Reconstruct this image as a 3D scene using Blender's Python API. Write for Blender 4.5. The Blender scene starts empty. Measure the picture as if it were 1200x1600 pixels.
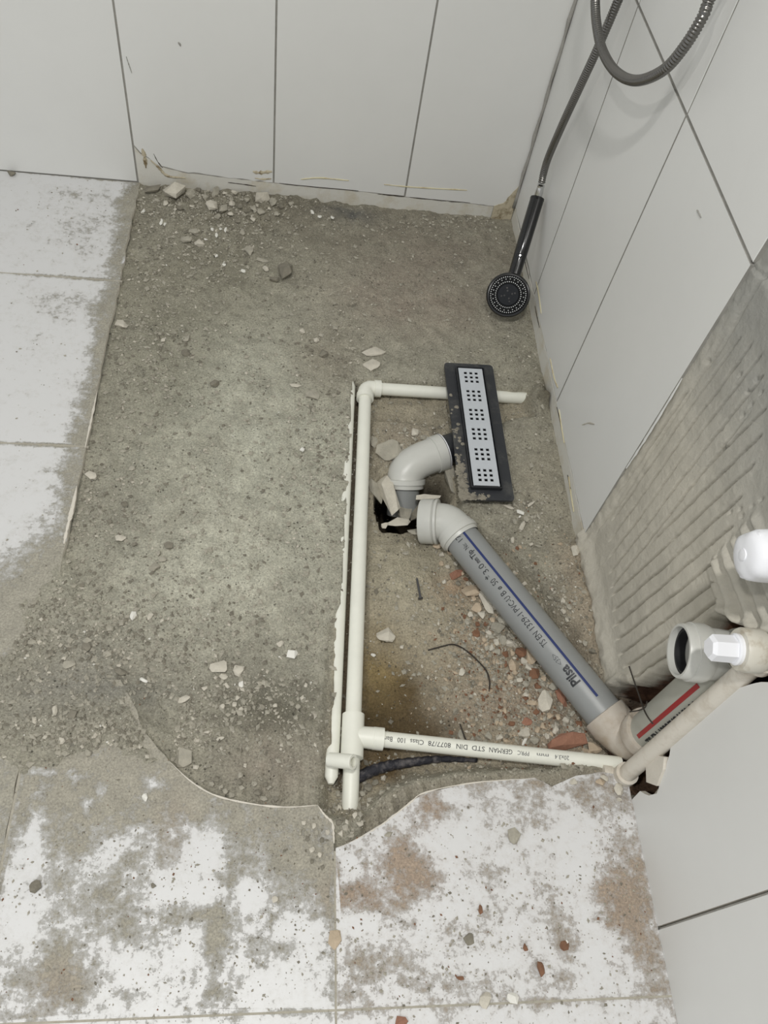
import bpy, bmesh, math, random
import numpy as np
from mathutils import Vector, Matrix
from mathutils.geometry import delaunay_2d_cdt

random.seed(7)
rng = np.random.default_rng(11)
scene = bpy.context.scene
COL = scene.collection

# ------------------------------------------------------------------ camera
CAM = np.array([-.5239, -1.6441, 1.1612]); ANG = (-.2271, .6037, .2243); FPX = 1272.77


def _rot(p):
    def rx(a): c, s = math.cos(a), math.sin(a); return np.array([[1, 0, 0], [0, c, -s], [0, s, c]])
    def rz(a): c, s = math.cos(a), math.sin(a); return np.array([[c, -s, 0], [s, c, 0], [0, 0, 1]])
    return rz(p[0]) @ rx(p[1]) @ rz(p[2])


RM = _rot(ANG)
cam = bpy.data.cameras.new('camera'); camo = bpy.data.objects.new('camera', cam); COL.objects.link(camo)
cam.sensor_fit = 'VERTICAL'; cam.sensor_height = 36; cam.sensor_width = 27; cam.lens = 36 * FPX / 1600
cam.clip_start = .02
m4 = Matrix.Identity(4)
for i in range(3):
    for j in range(3): m4[i][j] = RM[i, j]
    m4[i][3] = CAM[i]
camo.matrix_world = m4
scene.camera = camo

# ------------------------------------------------------------------ world, lamps, exposure
WORLD_STRENGTH = .56
LAMP_W = (20.0, 14.0)
EXPOSURE = 0.12
w = bpy.data.worlds.new('world'); scene.world = w; w.use_nodes = True
bg = w.node_tree.nodes['Background']; bg.inputs[0].default_value = (.965, .99, 1, 1); bg.inputs[1].default_value = WORLD_STRENGTH
for (lx, ly, lz), pw in (((-.62, -1.72, 2.38), LAMP_W[0]), ((-1.35, -1.95, 2.38), LAMP_W[1])):
    ld = bpy.data.lights.new('ceiling_downlight', 'AREA'); ld.shape = 'DISK'; ld.size = .10; ld.energy = pw
    ld.color = (1, .985, .955)
    lo = bpy.data.objects.new('ceiling_downlight', ld); COL.objects.link(lo); lo.location = (lx, ly, lz)
vs = scene.view_settings
vs.view_transform = 'Standard'; vs.look = 'None'; vs.exposure = EXPOSURE; vs.gamma = 1; vs.use_curve_mapping = False


# ------------------------------------------------------------------ photo measurements -> places in the room
def ray(u, v): return RM @ np.array([(u - 600) / FPX, -(v - 800) / FPX, -1.0])
def Z(u, v, z=0.): d = ray(u, v); return CAM + d * (z - CAM[2]) / d[2]
def X(u, v, x=0.): d = ray(u, v); return CAM + d * (x - CAM[0]) / d[0]
def Y(u, v, y=0.): d = ray(u, v); return CAM + d * (y - CAM[1]) / d[1]
def XY(pts, z=0.): return [tuple(Z(u, v, z)[:2]) for u, v in pts]


# ------------------------------------------------------------------ helpers
def srgb(r, g, b):
    f = lambda c: (c / 255 / 12.92) if c <= 10 else ((c / 255 + .055) / 1.055) ** 2.4
    return (f(r), f(g), f(b), 1)


def tag(o, label=None, cat=None, group=None, kind=None):
    if label: o['label'] = label
    if cat: o['category'] = cat
    if group: o['group'] = group
    if kind: o['kind'] = kind
    return o


def obj(name, verts, faces, mat=None, parent=None, smooth=False):
    me = bpy.data.meshes.new(name)
    me.from_pydata([tuple(map(float, v)) for v in verts], [], faces)
    if smooth: me.polygons.foreach_set('use_smooth', [True] * len(me.polygons))
    me.update()
    if mat: me.materials.append(mat)
    o = bpy.data.objects.new(name, me); COL.objects.link(o)
    if parent: o.parent = parent
    return o


def empty(name, loc=(0, 0, 0)):
    o = bpy.data.objects.new(name, None); COL.objects.link(o); o.location = loc; o.empty_display_size = .05
    return o


def local(o, parent):
    """keep the world place of a mesh built in world coordinates under a moved Empty"""
    o.parent = parent; o.matrix_parent_inverse = Matrix.Translation(parent.location).inverted()
    return o


def join(parts):
    V, Fc = [], []
    for v, f in parts:
        k = len(V); V += [tuple(a) for a in v]; Fc += [tuple(i + k for i in q) for q in f]
    return V, Fc


def box(x0, x1, y0, y1, z0, z1):
    v = [(x0, y0, z0), (x1, y0, z0), (x1, y1, z0), (x0, y1, z0), (x0, y0, z1), (x1, y0, z1), (x1, y1, z1), (x0, y1, z1)]
    return v, [(3, 2, 1, 0), (4, 5, 6, 7), (0, 1, 5, 4), (1, 2, 6, 5), (2, 3, 7, 6), (3, 0, 4, 7)]


def resample(pts, n):
    """smooth (Catmull-Rom) curve through points"""
    P = [np.array(p, float) for p in pts]; P = [2 * P[0] - P[1]] + P + [2 * P[-1] - P[-2]]
    out = []
    for i in range(1, len(P) - 2):
        for k in range(n):
            t = k / n; a, b, c, d = P[i - 1], P[i], P[i + 1], P[i + 2]
            out.append(.5 * (2 * b + (c - a) * t + (2 * a - 5 * b + 4 * c - d) * t * t + (3 * b - 3 * c + d - a) * t ** 3))
    out.append(P[-2]); return out


def tube(path, rad, seg=24, caps=True):
    P = np.array(path, float); n = len(P)
    rad = np.full(n, rad) if np.isscalar(rad) else np.array(rad, float)
    T = np.zeros_like(P)
    T[1:-1] = P[2:] - P[:-2]; T[0] = P[1] - P[0]; T[-1] = P[-1] - P[-2]
    for i in range(n):
        l = np.linalg.norm(T[i]); T[i] = T[i] / l if l > 1e-9 else T[i - 1]
    a = np.array([0, 0, 1.]) if abs(T[0][2]) < .9 else np.array([1., 0, 0])
    N = a - T[0] * (a @ T[0]); N /= np.linalg.norm(N)
    V, Fc = [], []
    for i in range(n):
        N = N - T[i] * (N @ T[i]); N /= np.linalg.norm(N); B = np.cross(T[i], N)
        for k in range(seg):
            th = 2 * math.pi * k / seg
            V.append(P[i] + rad[i] * (N * math.cos(th) + B * math.sin(th)))
    for i in range(n - 1):
        for k in range(seg):
            k2 = (k + 1) % seg
            Fc.append((i * seg + k, i * seg + k2, (i + 1) * seg + k2, (i + 1) * seg + k))
    if caps:
        Fc.append(tuple(reversed(range(seg)))); Fc.append(tuple(range((n - 1) * seg, n * seg)))
    return V, Fc


def lathe(o, d, prof, seg=32, caps=(False, False)):
    """prof = [(t along d, radius)]; sharp steps allowed"""
    o = np.array(o, float); d = np.array(d, float); d /= np.linalg.norm(d)
    a = np.array([0, 0, 1.]) if abs(d[2]) < .9 else np.array([1., 0, 0])
    N = a - d * (a @ d); N /= np.linalg.norm(N); B = np.cross(d, N)
    V, Fc = [], []
    for t, r in prof:
        for k in range(seg):
            th = 2 * math.pi * k / seg; V.append(o + d * t + r * (N * math.cos(th) + B * math.sin(th)))
    for i in range(len(prof) - 1):
        for k in range(seg):
            k2 = (k + 1) % seg; Fc.append((i * seg + k, i * seg + k2, (i + 1) * seg + k2, (i + 1) * seg + k))
    if caps[0]: Fc.append(tuple(reversed(range(seg))))
    if caps[1]: Fc.append(tuple(range((len(prof) - 1) * seg, len(prof) * seg)))
    return V, Fc


def sharp(o, ang=35):
    me = o.data
    me.polygons.foreach_set('use_smooth', [True] * len(me.polygons))
    bm = bmesh.new(); bm.from_mesh(me)
    bmesh.ops.recalc_face_normals(bm, faces=bm.faces)
    for e in bm.edges:
        if len(e.link_faces) == 2: e.smooth = e.calc_face_angle(0) < math.radians(ang)
    bm.to_mesh(me); bm.free()
    return o


def fix(o):
    bm = bmesh.new(); bm.from_mesh(o.data); bmesh.ops.recalc_face_normals(bm, faces=bm.faces); bm.to_mesh(o.data); bm.free(); return o


# ---- numpy noise
def _hash(i, j, s):
    n = (i * 374761393 + j * 668265263 + s * 974634721) & 0xffffffff
    n = ((n ^ (n >> 13)) * 1274126177) & 0xffffffff
    return ((n ^ (n >> 16)) & 0xffff) / 65535.


def vnoise(x, y, s=0):
    x = np.asarray(x, float); y = np.asarray(y, float)
    i = np.floor(x).astype(np.int64); j = np.floor(y).astype(np.int64); fx = x - i; fy = y - j
    fx = fx * fx * (3 - 2 * fx); fy = fy * fy * (3 - 2 * fy)
    a, b, c, d = _hash(i, j, s), _hash(i + 1, j, s), _hash(i, j + 1, s), _hash(i + 1, j + 1, s)
    return (a * (1 - fx) + b * fx) * (1 - fy) + (c * (1 - fx) + d * fx) * fy


def fbm(x, y, f, s=0, o=4):
    t = 0; a = .5; n = 0
    for k in range(o):
        t = t + a * vnoise(np.asarray(x) * f, np.asarray(y) * f, s + k * 17); n += a; a *= .5; f *= 2.03
    return t / n - .5          # about -.5 .. .5


def smooth(a, b, x):
    t = np.clip((x - a) / (b - a), 0, 1); return t * t * (3 - 2 * t)


def sdf(x, y, poly):
    """signed distance, positive inside"""
    x = np.asarray(x, float); y = np.asarray(y, float)
    d = np.full(x.shape, 1e9); ins = np.zeros(x.shape, bool); n = len(poly)
    for k in range(n):
        ax, ay = poly[k]; bx, by = poly[(k + 1) % n]; ex, ey = bx - ax, by - ay
        t = np.clip(((x - ax) * ex + (y - ay) * ey) / (ex * ex + ey * ey + 1e-12), 0, 1)
        d = np.minimum(d, np.hypot(x - ax - t * ex, y - ay - t * ey))
        if ay != by: ins ^= ((ay > y) != (by > y)) & (x < (bx - ax) * (y - ay) / (by - ay) + ax)
    return np.where(ins, d, -d)


# ------------------------------------------------------------------ materials
def mat(name, col, rough=.5, metal=0., bump=0., bscale=80., var=0., vscale=20., spec=.5, coat=0., dark=None):
    m = bpy.data.materials.new(name); m.use_nodes = True; nt = m.node_tree; N = nt.nodes; L = nt.links
    b = N['Principled BSDF']
    b.inputs['Roughness'].default_value = rough; b.inputs['Metallic'].default_value = metal
    b.inputs['Specular IOR Level'].default_value = spec; b.inputs['Coat Weight'].default_value = coat
    b.inputs['Base Color'].default_value = col
    tc = N.new('ShaderNodeTexCoord'); src = tc.outputs['Object']
    if var or dark:
        n = N.new('ShaderNodeTexNoise'); n.inputs['Scale'].default_value = vscale; n.inputs['Detail'].default_value = 7
        n.inputs['Roughness'].default_value = .65
        L.new(src, n.inputs['Vector'])
        r = N.new('ShaderNodeValToRGB'); L.new(n.outputs['Fac'], r.inputs[0])
        c2 = dark or tuple(c * (1 - var) for c in col[:3]) + (1,)
        c1 = col if dark else tuple(min(1, c * (1 + var)) for c in col[:3]) + (1,)
        r.color_ramp.elements[0].position = .32; r.color_ramp.elements[0].color = c2
        r.color_ramp.elements[1].position = .62 if not dark else .52; r.color_ramp.elements[1].color = c1
        L.new(r.outputs[0], b.inputs['Base Color'])
    if bump:
        n = N.new('ShaderNodeTexNoise'); n.inputs['Scale'].default_value = bscale; n.inputs['Detail'].default_value = 6
        n.inputs['Roughness'].default_value = .7
        L.new(src, n.inputs['Vector'])
        bp = N.new('ShaderNodeBump'); bp.inputs['Strength'].default_value = bump; bp.inputs['Distance'].default_value = .004
        L.new(n.outputs['Fac'], bp.inputs['Height']); L.new(bp.outputs[0], b.inputs['Normal'])
    return m


def ground_mat():
    m = bpy.data.materials.new('bare_screed'); m.use_nodes = True; nt = m.node_tree; N = nt.nodes; L = nt.links
    b = N['Principled BSDF']; b.inputs['Roughness'].default_value = .93; b.inputs['Specular IOR Level'].default_value = .25
    tc = N.new('ShaderNodeTexCoord'); at = N.new('ShaderNodeAttribute'); at.attribute_name = 'soil'
    def noise(s, d=8, r=.7):
        n = N.new('ShaderNodeTexNoise'); n.inputs['Scale'].default_value = s; n.inputs['Detail'].default_value = d
        n.inputs['Roughness'].default_value = r; L.new(tc.outputs['Object'], n.inputs['Vector']); return n.outputs['Fac']
    def math_(op, a, b_):
        k = N.new('ShaderNodeMath'); k.operation = op
        for i, q in enumerate((a, b_)):
            if isinstance(q, (int, float)): k.inputs[i].default_value = q
            else: L.new(q, k.inputs[i])
        return k.outputs[0]
    def mr(x, a, b_, c, d):
        k = N.new('ShaderNodeMapRange'); L.new(x, k.inputs[0])
        for i, q in enumerate((a, b_, c, d)): k.inputs[i + 1].default_value = q
        return k.outputs[0]
    g = math_('MULTIPLY', mr(noise(320, 4), .3, .7, .66, 1.32), mr(noise(30, 10, .75), .30, .70, .74, 1.26))
    mul = N.new('ShaderNodeMix'); mul.data_type = 'RGBA'; mul.blend_type = 'MULTIPLY'; mul.inputs[0].default_value = 1
    L.new(at.outputs['Color'], mul.inputs[6]); L.new(g, mul.inputs[7])
    # pale aggregate grains and dark pores
    vo = N.new('ShaderNodeTexVoronoi'); vo.inputs['Scale'].default_value = 210; L.new(tc.outputs['Object'], vo.inputs['Vector'])
    sp = math_('MULTIPLY', mr(vo.outputs['Distance'], .14, .26, 1, 0), mr(noise(55, 3), .52, .60, 0, 1))
    mx = N.new('ShaderNodeMix'); mx.data_type = 'RGBA'; L.new(math_('MULTIPLY', sp, .55), mx.inputs[0])
    L.new(mul.outputs[2], mx.inputs[6]); mx.inputs[7].default_value = srgb(190, 186, 172)
    vo2 = N.new('ShaderNodeTexVoronoi'); vo2.inputs['Scale'].default_value = 130; L.new(tc.outputs['Object'], vo2.inputs['Vector'])
    pr = math_('MULTIPLY', mr(vo2.outputs['Distance'], .10, .24, 1, 0), mr(noise(38, 3), .54, .62, 0, 1))
    mx2 = N.new('ShaderNodeMix'); mx2.data_type = 'RGBA'; L.new(math_('MULTIPLY', pr, .6), mx2.inputs[0])
    L.new(mx.outputs[2], mx2.inputs[6]); mx2.inputs[7].default_value = srgb(62, 58, 48)
    L.new(mx2.outputs[2], b.inputs['Base Color'])
    h = math_('ADD', math_('MULTIPLY', noise(150, 6), .7), math_('ADD', math_('MULTIPLY', sp, .35), math_('MULTIPLY', pr, -.4)))
    bp = N.new('ShaderNodeBump'); bp.inputs['Strength'].default_value = 1.0; bp.inputs['Distance'].default_value = .009
    L.new(h, bp.inputs['Height']); L.new(bp.outputs[0], b.inputs['Normal'])
    return m


def floor_tile_mat():
    m = bpy.data.materials.new('dusty_floor_tile'); m.use_nodes = True; nt = m.node_tree; N = nt.nodes; L = nt.links
    b = N['Principled BSDF']; tc = N.new('ShaderNodeTexCoord')
    ad = N.new('ShaderNodeAttribute'); ad.attribute_name = 'dirt'; aw = N.new('ShaderNodeAttribute'); aw.attribute_name = 'warm'
    def noise(s, d=8, r=.68):
        n = N.new('ShaderNodeTexNoise'); n.inputs['Scale'].default_value = s; n.inputs['Detail'].default_value = d
        n.inputs['Roughness'].default_value = r; L.new(tc.outputs['Object'], n.inputs['Vector']); return n.outputs['Fac']
    def math_(op, a, b_):
        k = N.new('ShaderNodeMath'); k.operation = op
        for i, q in enumerate((a, b_)):
            if isinstance(q, (int, float)): k.inputs[i].default_value = q
            else: L.new(q, k.inputs[i])
        return k.outputs[0]
    def mr(x, a, b_, c, d):
        k = N.new('ShaderNodeMapRange'); L.new(x, k.inputs[0])
        for i, q in enumerate((a, b_, c, d)): k.inputs[i + 1].default_value = q
        return k.outputs[0]
    v = math_('ADD', ad.outputs['Fac'], math_('ADD', math_('MULTIPLY', math_('SUBTRACT', noise(24, 12, .74), .5), 4.2),
                                             math_('MULTIPLY', math_('SUBTRACT', noise(90, 9, .75), .5), 3.4)))
    f0 = mr(v, -.30, .55, 0, 1)
    spk = math_('MULTIPLY', mr(noise(260, 3), .66, .70, 0, 1), mr(v, -1.1, -.2, 0, 1))
    fac = math_('MAXIMUM', math_('MULTIPLY', f0, .93), math_('MULTIPLY', spk, .75))
    film = mr(v, -.9, .1, .03, .30)
    dc = N.new('ShaderNodeMix'); dc.data_type = 'RGBA'; L.new(aw.outputs['Fac'], dc.inputs[0])
    dc.inputs[6].default_value = srgb(162, 159, 145); dc.inputs[7].default_value = srgb(164, 145, 126)
    grain = math_('MULTIPLY', mr(noise(330, 4), .3, .7, .62, 1.26), mr(noise(36, 10, .75), .3, .7, .74, 1.18))
    gm = N.new('ShaderNodeMix'); gm.data_type = 'RGBA'; gm.blend_type = 'MULTIPLY'; gm.inputs[0].default_value = 1
    L.new(dc.outputs[2], gm.inputs[6]); L.new(grain, gm.inputs[7])
    t1 = N.new('ShaderNodeMix'); t1.data_type = 'RGBA'; L.new(film, t1.inputs[0])
    t1.inputs[6].default_value = srgb(214, 214, 214); L.new(dc.outputs[2], t1.inputs[7])
    t2 = N.new('ShaderNodeMix'); t2.data_type = 'RGBA'; L.new(fac, t2.inputs[0])
    L.new(t1.outputs[2], t2.inputs[6]); L.new(gm.outputs[2], t2.inputs[7])
    L.new(t2.outputs[2], b.inputs['Base Color'])
    L.new(mr(fac, 0, .6, .42, .92), b.inputs['Roughness'])
    bp = N.new('ShaderNodeBump'); bp.inputs['Strength'].default_value = .55; bp.inputs['Distance'].default_value = .003
    L.new(math_('MULTIPLY', fac, math_('ADD', .6, noise(240, 4))), bp.inputs['Height']); L.new(bp.outputs[0], b.inputs['Normal'])
    return m


M = {}
M['ground'] = ground_mat()
M['ftile'] = floor_tile_mat()
M['wtile'] = mat('satin_wall_tile', srgb(222, 222, 219), .38, var=.012, vscale=6, bump=.03, bscale=9)
M['bisque'] = mat('tile_body', srgb(214, 208, 196), .9, bump=.3, bscale=300, var=.06)
M['grout'] = mat('grey_grout', srgb(152, 150, 144), .9, var=.12, vscale=40)
M['skirt'] = mat('stained_skirting', srgb(212, 210, 202), .7, bump=.25, bscale=120, dark=srgb(196, 188, 168), vscale=14)
M['silicone'] = mat('yellowed_silicone', srgb(208, 200, 166), .5, bump=.3, bscale=200, dark=srgb(166, 146, 108), vscale=30)
M['joint'] = mat('dusty_joint', srgb(170, 165, 152), .95, bump=.5, bscale=200, var=.15, vscale=60)
M['crumble'] = mat('crumbled_plaster', srgb(196, 186, 162), .95, bump=.8, bscale=130, dark=srgb(112, 94, 62), vscale=55)
M['adhesive'] = mat('tile_adhesive', srgb(172, 167, 156), .92, bump=.3, bscale=170, var=.07, vscale=16)
def adhesive_mat():
    m = mat('tile_adhesive', srgb(188, 183, 170), .92, bump=.45, bscale=150, var=.08, vscale=16); nt = m.node_tree; N = nt.nodes; L = nt.links; b = N['Principled BSDF']
    src = b.inputs['Base Color'].links[0].from_socket; tc = [n for n in N if n.type == 'TEX_COORD'][0]
    a = N.new('ShaderNodeAttribute'); a.attribute_name = 'broken'
    n = N.new('ShaderNodeTexNoise'); n.inputs['Scale'].default_value = 45; n.inputs['Detail'].default_value = 6; L.new(tc.outputs['Object'], n.inputs['Vector'])
    r = N.new('ShaderNodeValToRGB'); L.new(n.outputs['Fac'], r.inputs[0]); r.color_ramp.elements[0].position = .35; r.color_ramp.elements[0].color = srgb(70, 48, 35); r.color_ramp.elements[1].position = .65; r.color_ramp.elements[1].color = srgb(124, 92, 70)
    ad = N.new('ShaderNodeMath'); ad.operation = 'MULTIPLY_ADD'; L.new(n.outputs['Fac'], ad.inputs[0]); ad.inputs[1].default_value = .5; L.new(a.outputs['Fac'], ad.inputs[2])
    k = N.new('ShaderNodeMapRange'); L.new(ad.outputs[0], k.inputs[0]); k.inputs[1].default_value = .42; k.inputs[2].default_value = .66
    sx_ = N.new('ShaderNodeSeparateXYZ'); L.new(tc.outputs['Object'], sx_.inputs[0])
    zh = N.new('ShaderNodeMath'); zh.operation = 'MULTIPLY_ADD'; L.new(n.outputs['Fac'], zh.inputs[0]); zh.inputs[1].default_value = .10; L.new(sx_.outputs[2], zh.inputs[2])
    zr = N.new('ShaderNodeMapRange'); L.new(zh.outputs[0], zr.inputs[0]); zr.inputs[1].default_value = .40; zr.inputs[2].default_value = .62
    tn = N.new('ShaderNodeMix'); tn.data_type = 'RGBA'; tn.blend_type = 'MULTIPLY'; L.new(zr.outputs[0], tn.inputs[0]); L.new(src, tn.inputs[6]); tn.inputs[7].default_value = (.62, .65, .70, 1)
    x = N.new('ShaderNodeMix'); x.data_type = 'RGBA'; L.new(k.outputs[0], x.inputs[0]); L.new(tn.outputs[2], x.inputs[6]); L.new(r.outputs[0], x.inputs[7]); L.new(x.outputs[2], b.inputs['Base Color'])
    return m


M['adhesive'] = adhesive_mat()
M['cavity'] = mat('broken_brickwork', srgb(116, 84, 62), .95, bump=.9, bscale=80, dark=srgb(62, 42, 30), vscale=24)
M['ppr'] = mat('ivory_plastic_pipe', srgb(230, 230, 219), .42, var=.025, vscale=30, bump=.04, bscale=60)
M['ppr_dusty'] = mat('dusty_plastic_pipe', srgb(216, 210, 198), .6, bump=.1, bscale=90, dark=srgb(190, 180, 164), vscale=22)
M['pvc'] = mat('grey_pvc', srgb(142, 144, 143), .38, var=.03, vscale=14)
M['pvcl'] = mat('pale_grey_pvc', srgb(196, 196, 190), .35, var=.03, vscale=16)
M['pvcd'] = mat('dusty_pale_pvc', srgb(188, 180, 168), .55, dark=srgb(168, 154, 136), vscale=18)
M['pvcr'] = mat('olive_grey_pvc', srgb(168, 168, 158), .4, var=.04, vscale=14)
M['blue'] = mat('blue_stripe', srgb(28, 44, 98), .4)
M['red'] = mat('red_stripe', srgb(150, 32, 34), .4)
M['ink'] = mat('black_ink', srgb(34, 36, 40), .5)
M['inkg'] = mat('faded_ink', srgb(92, 94, 96), .6)
M['blackp'] = mat('dusty_black_plastic', srgb(44, 46, 50), .5, bump=.15, bscale=140, dark=srgb(78, 78, 76), vscale=26)
M['blackp2'] = mat('black_plastic', srgb(34, 36, 40), .35)
M['dustcrust'] = mat('mortar_crust', srgb(150, 144, 130), .95, bump=.8, bscale=260, dark=srgb(96, 92, 84), vscale=90)
M['grate'] = mat('brushed_steel', srgb(206, 211, 217), .36, metal=.35, var=.02, vscale=60)
M['gloss'] = mat('gloss_black', srgb(12, 12, 13), .14, coat=.4)
M['face'] = mat('charcoal_face', srgb(16, 17, 18), .6, spec=.12)
M['faced'] = mat('slate_center', srgb(18, 22, 28), .5, spec=.15)
M['chrome'] = mat('chrome', srgb(215, 215, 215), .14, metal=1.)
M['nozzle'] = mat('pale_nozzle', srgb(205, 207, 207), .4)
M['hose'] = mat('steel_hose', srgb(126, 124, 121), .25, metal=1.)
M['rubber'] = mat('black_rubber', srgb(22, 22, 24), .6)
M['whitep'] = mat('white_plastic', srgb(238, 239, 243), .3)
M['brass'] = mat('dulled_fitting', srgb(206, 202, 190), .45, metal=.0, dark=srgb(176, 166, 148), vscale=60)
M['nail'] = mat('grey_nail', srgb(96, 96, 98), .5, metal=.7)
M['wire'] = mat('dark_wire', srgb(48, 42, 36), .7)
M['tape'] = mat('dusty_black_sleeve', srgb(34, 34, 42), .55, bump=.7, bscale=160, dark=srgb(98, 94, 94), vscale=90)
STONE = {
    'grey': mat('grey_mortar_stone', srgb(172, 167, 153), .95, bump=.7, bscale=220, var=.14, vscale=50),
    'pale': mat('pale_mortar_stone', srgb(202, 196, 182), .95, bump=.6, bscale=220, var=.10, vscale=50),
    'dark': mat('dark_mortar_stone', srgb(134, 129, 116), .95, bump=.7, bscale=220, var=.16, vscale=50),
    'tan': mat('tan_rubble', srgb(190, 173, 150), .95, bump=.7, bscale=200, var=.12, vscale=50),
    'brick': mat('broken_red_brick', srgb(156, 114, 94), .95, bump=.6, bscale=200, var=.14, vscale=60),
    'rust': mat('rust_brown_bit', srgb(128, 94, 72), .95, bump=.6, bscale=200, var=.14, vscale=60),
    'white': mat('white_tile_chip', srgb(226, 224, 216), .6, bump=.2, bscale=200),
}
WT_EDGE = M['bisque']

# ------------------------------------------------------------------ the floor: bare screed as a height field
GX0, GX1, GY0, GY1, GS = -1.30, .085, -1.66, .012, .004
gx = np.arange(GX0, GX1 + 1e-6, GS); gy = np.arange(GY0, GY1 + 1e-6, GS)
XX, YY = np.meshgrid(gx, gy)
n1 = fbm(XX, YY, 9, 1, 5); n2 = fbm(XX, YY, 45, 2, 4); n3 = fbm(XX, YY, 130, 3, 2)
jx = XX + .014 * fbm(XX, YY, 28, 5, 3); jy = YY + .014 * fbm(XX, YY, 28, 6, 3)   # ragged outlines

STRIP_A, STRIP_B = Z(548, 596, -.022), Z(517, 1225, -.024)      # half-buried white pipe
STRIP_R = .0085
MAIN_A, MAIN_B = Z(572, 606, -.022), Z(546, 1268, -.022)
z = -.012 + .009 * n1 + .008 * n2 + .0042 * n3
# slight heap along the back wall
hb = XY([(215, 285), (480, 300), (560, 330), (520, 350), (430, 345), (330, 380), (240, 350)])
z += .014 * smooth(-.05, .05, sdf(jx, jy, hb)) * (1 + 1.2 * n2)
PIT = XY([(560, 588), (600, 586), (700, 592), (760, 598), (830, 602), (840, 640), (790, 650), (720, 790), (800, 850), (850, 905), (905, 985), (955, 1075), (975, 1160), (968, 1190), (900, 1185),
          (850, 1196), (760, 1199), (700, 1203), (650, 1211), (620, 1222), (585, 1250), (545, 1300), (502, 1262), (504, 1205),
          (508, 1120), (513, 1040), (518, 965), (540, 930), (552, 860)])
sp_ = sdf(jx, jy, PIT)
pitz = -.046 + .012 * n1 + .010 * n2 + .003 * n3
kp = smooth(-.006, .016, sp_)
z = z * (1 - kp) + pitz * kp
# higher crust left by the elbow, between pipe and supply pipes
LED = XY([(580, 630), (690, 640), (690, 690), (640, 700), (600, 740), (582, 735)])
z += .016 * smooth(-.004, .02, sdf(jx, jy, LED))
MID = XY([(585, 832), (640, 828), (690, 870), (730, 960), (720, 1010), (640, 1000), (590, 960)])
z += .014 * smooth(-.03, .05, sdf(jx, jy, MID))
# hole under the drain elbows
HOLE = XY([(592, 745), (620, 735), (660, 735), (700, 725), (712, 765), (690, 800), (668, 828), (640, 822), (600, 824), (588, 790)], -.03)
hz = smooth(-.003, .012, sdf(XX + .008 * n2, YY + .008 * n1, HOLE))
z = z * (1 - hz) + (-.225 + .03 * n2) * hz
# trench along the main supply pipe
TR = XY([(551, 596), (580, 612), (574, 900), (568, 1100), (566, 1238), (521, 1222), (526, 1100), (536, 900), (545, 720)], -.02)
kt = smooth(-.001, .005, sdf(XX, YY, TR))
sc_ = np.interp(YY, [STRIP_B[1], STRIP_A[1]], [STRIP_B[0], STRIP_A[0]])
kb = smooth(.001, -.002, XX - sc_ + .006 * n2) * np.where(YY > -1.0, smooth(-.05, -.035, XX - sc_), smooth(-.016, -.008, XX - sc_)) * smooth(STRIP_B[1] + .03, STRIP_B[1] + .06, YY) * smooth(STRIP_A[1] + .02, STRIP_A[1], YY)
z = z * (1 - kb) + (-.0128 + .010 * n2 + .004 * n1) * kb
z = z * (1 - kt) + (-.058 + .008 * n2) * kt
c = Z(546, 1290, -.03); z += .040 * np.exp(-(((XX - c[0]) / .022) ** 2 + ((YY - c[1]) / .02) ** 2)) * (1 + 2 * n2)
# mound where the upper supply pipe runs into the ground by the wall
c = Z(842, 622, -.012); z += .022 * np.exp(-(((XX - c[0]) / .035) ** 2 + ((YY - c[1]) / .03) ** 2)) * (1 + 1.5 * n2)
# screed rising to the right wall, fillet at the foot of the adhesive
z += .014 * smooth(-.05, .0, XX) * smooth(-1.20, -1.12, YY) * smooth(-.86, -.95, YY) * (1 + 1.5 * n2)
# opening in the wall foot where the pipes go in
kw = smooth(-.012, .004, XX) * smooth(-1.345, -1.33, YY) * smooth(-1.17, -1.20, YY)
z = z * (1 - kw) + (-.052 + .012 * n2) * kw
z = np.where((XX > .0) & (kw < .5), np.minimum(z, -.012), z)
# raked adhesive bed that shows beyond the broken tile edges
LEDGE = XY([(560, 1312), (566, 1272), (595, 1246), (622, 1226), (650, 1215), (760, 1203), (850, 1200), (970, 1195), (985, 1230), (860, 1260), (660, 1270), (600, 1300)])
kl = smooth(-.004, .006, sdf(jx, jy, LEDGE)) * smooth(-1.2, -1.26, YY)
rake = .0045 * np.sin(2 * math.pi * (XX + .16 * YY) / .024)
rk = kl * smooth(-.22, -.27, XX)
z = z * (1 - kl) + (-.013 + .004 * n2) * kl + rake * rk
RK2 = XY([(385, 1175), (490, 1190), (480, 1265), (380, 1262), (330, 1235)])
z += .004 * np.sin(2 * math.pi * (XX + .02 * YY) / .026) * smooth(-.01, .03, sdf(jx, jy, RK2))
# trowel groove by the left tile edge
A_, B_ = Z(178, 695, 0), Z(160, 785, 0)
z += .004 * np.exp(-((XX - np.interp(YY, [B_[1], A_[1]], [B_[0], A_[0]])) / .006) ** 2) * smooth(B_[1], B_[1] + .03, YY) * smooth(A_[1], A_[1] - .03, YY)
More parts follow.
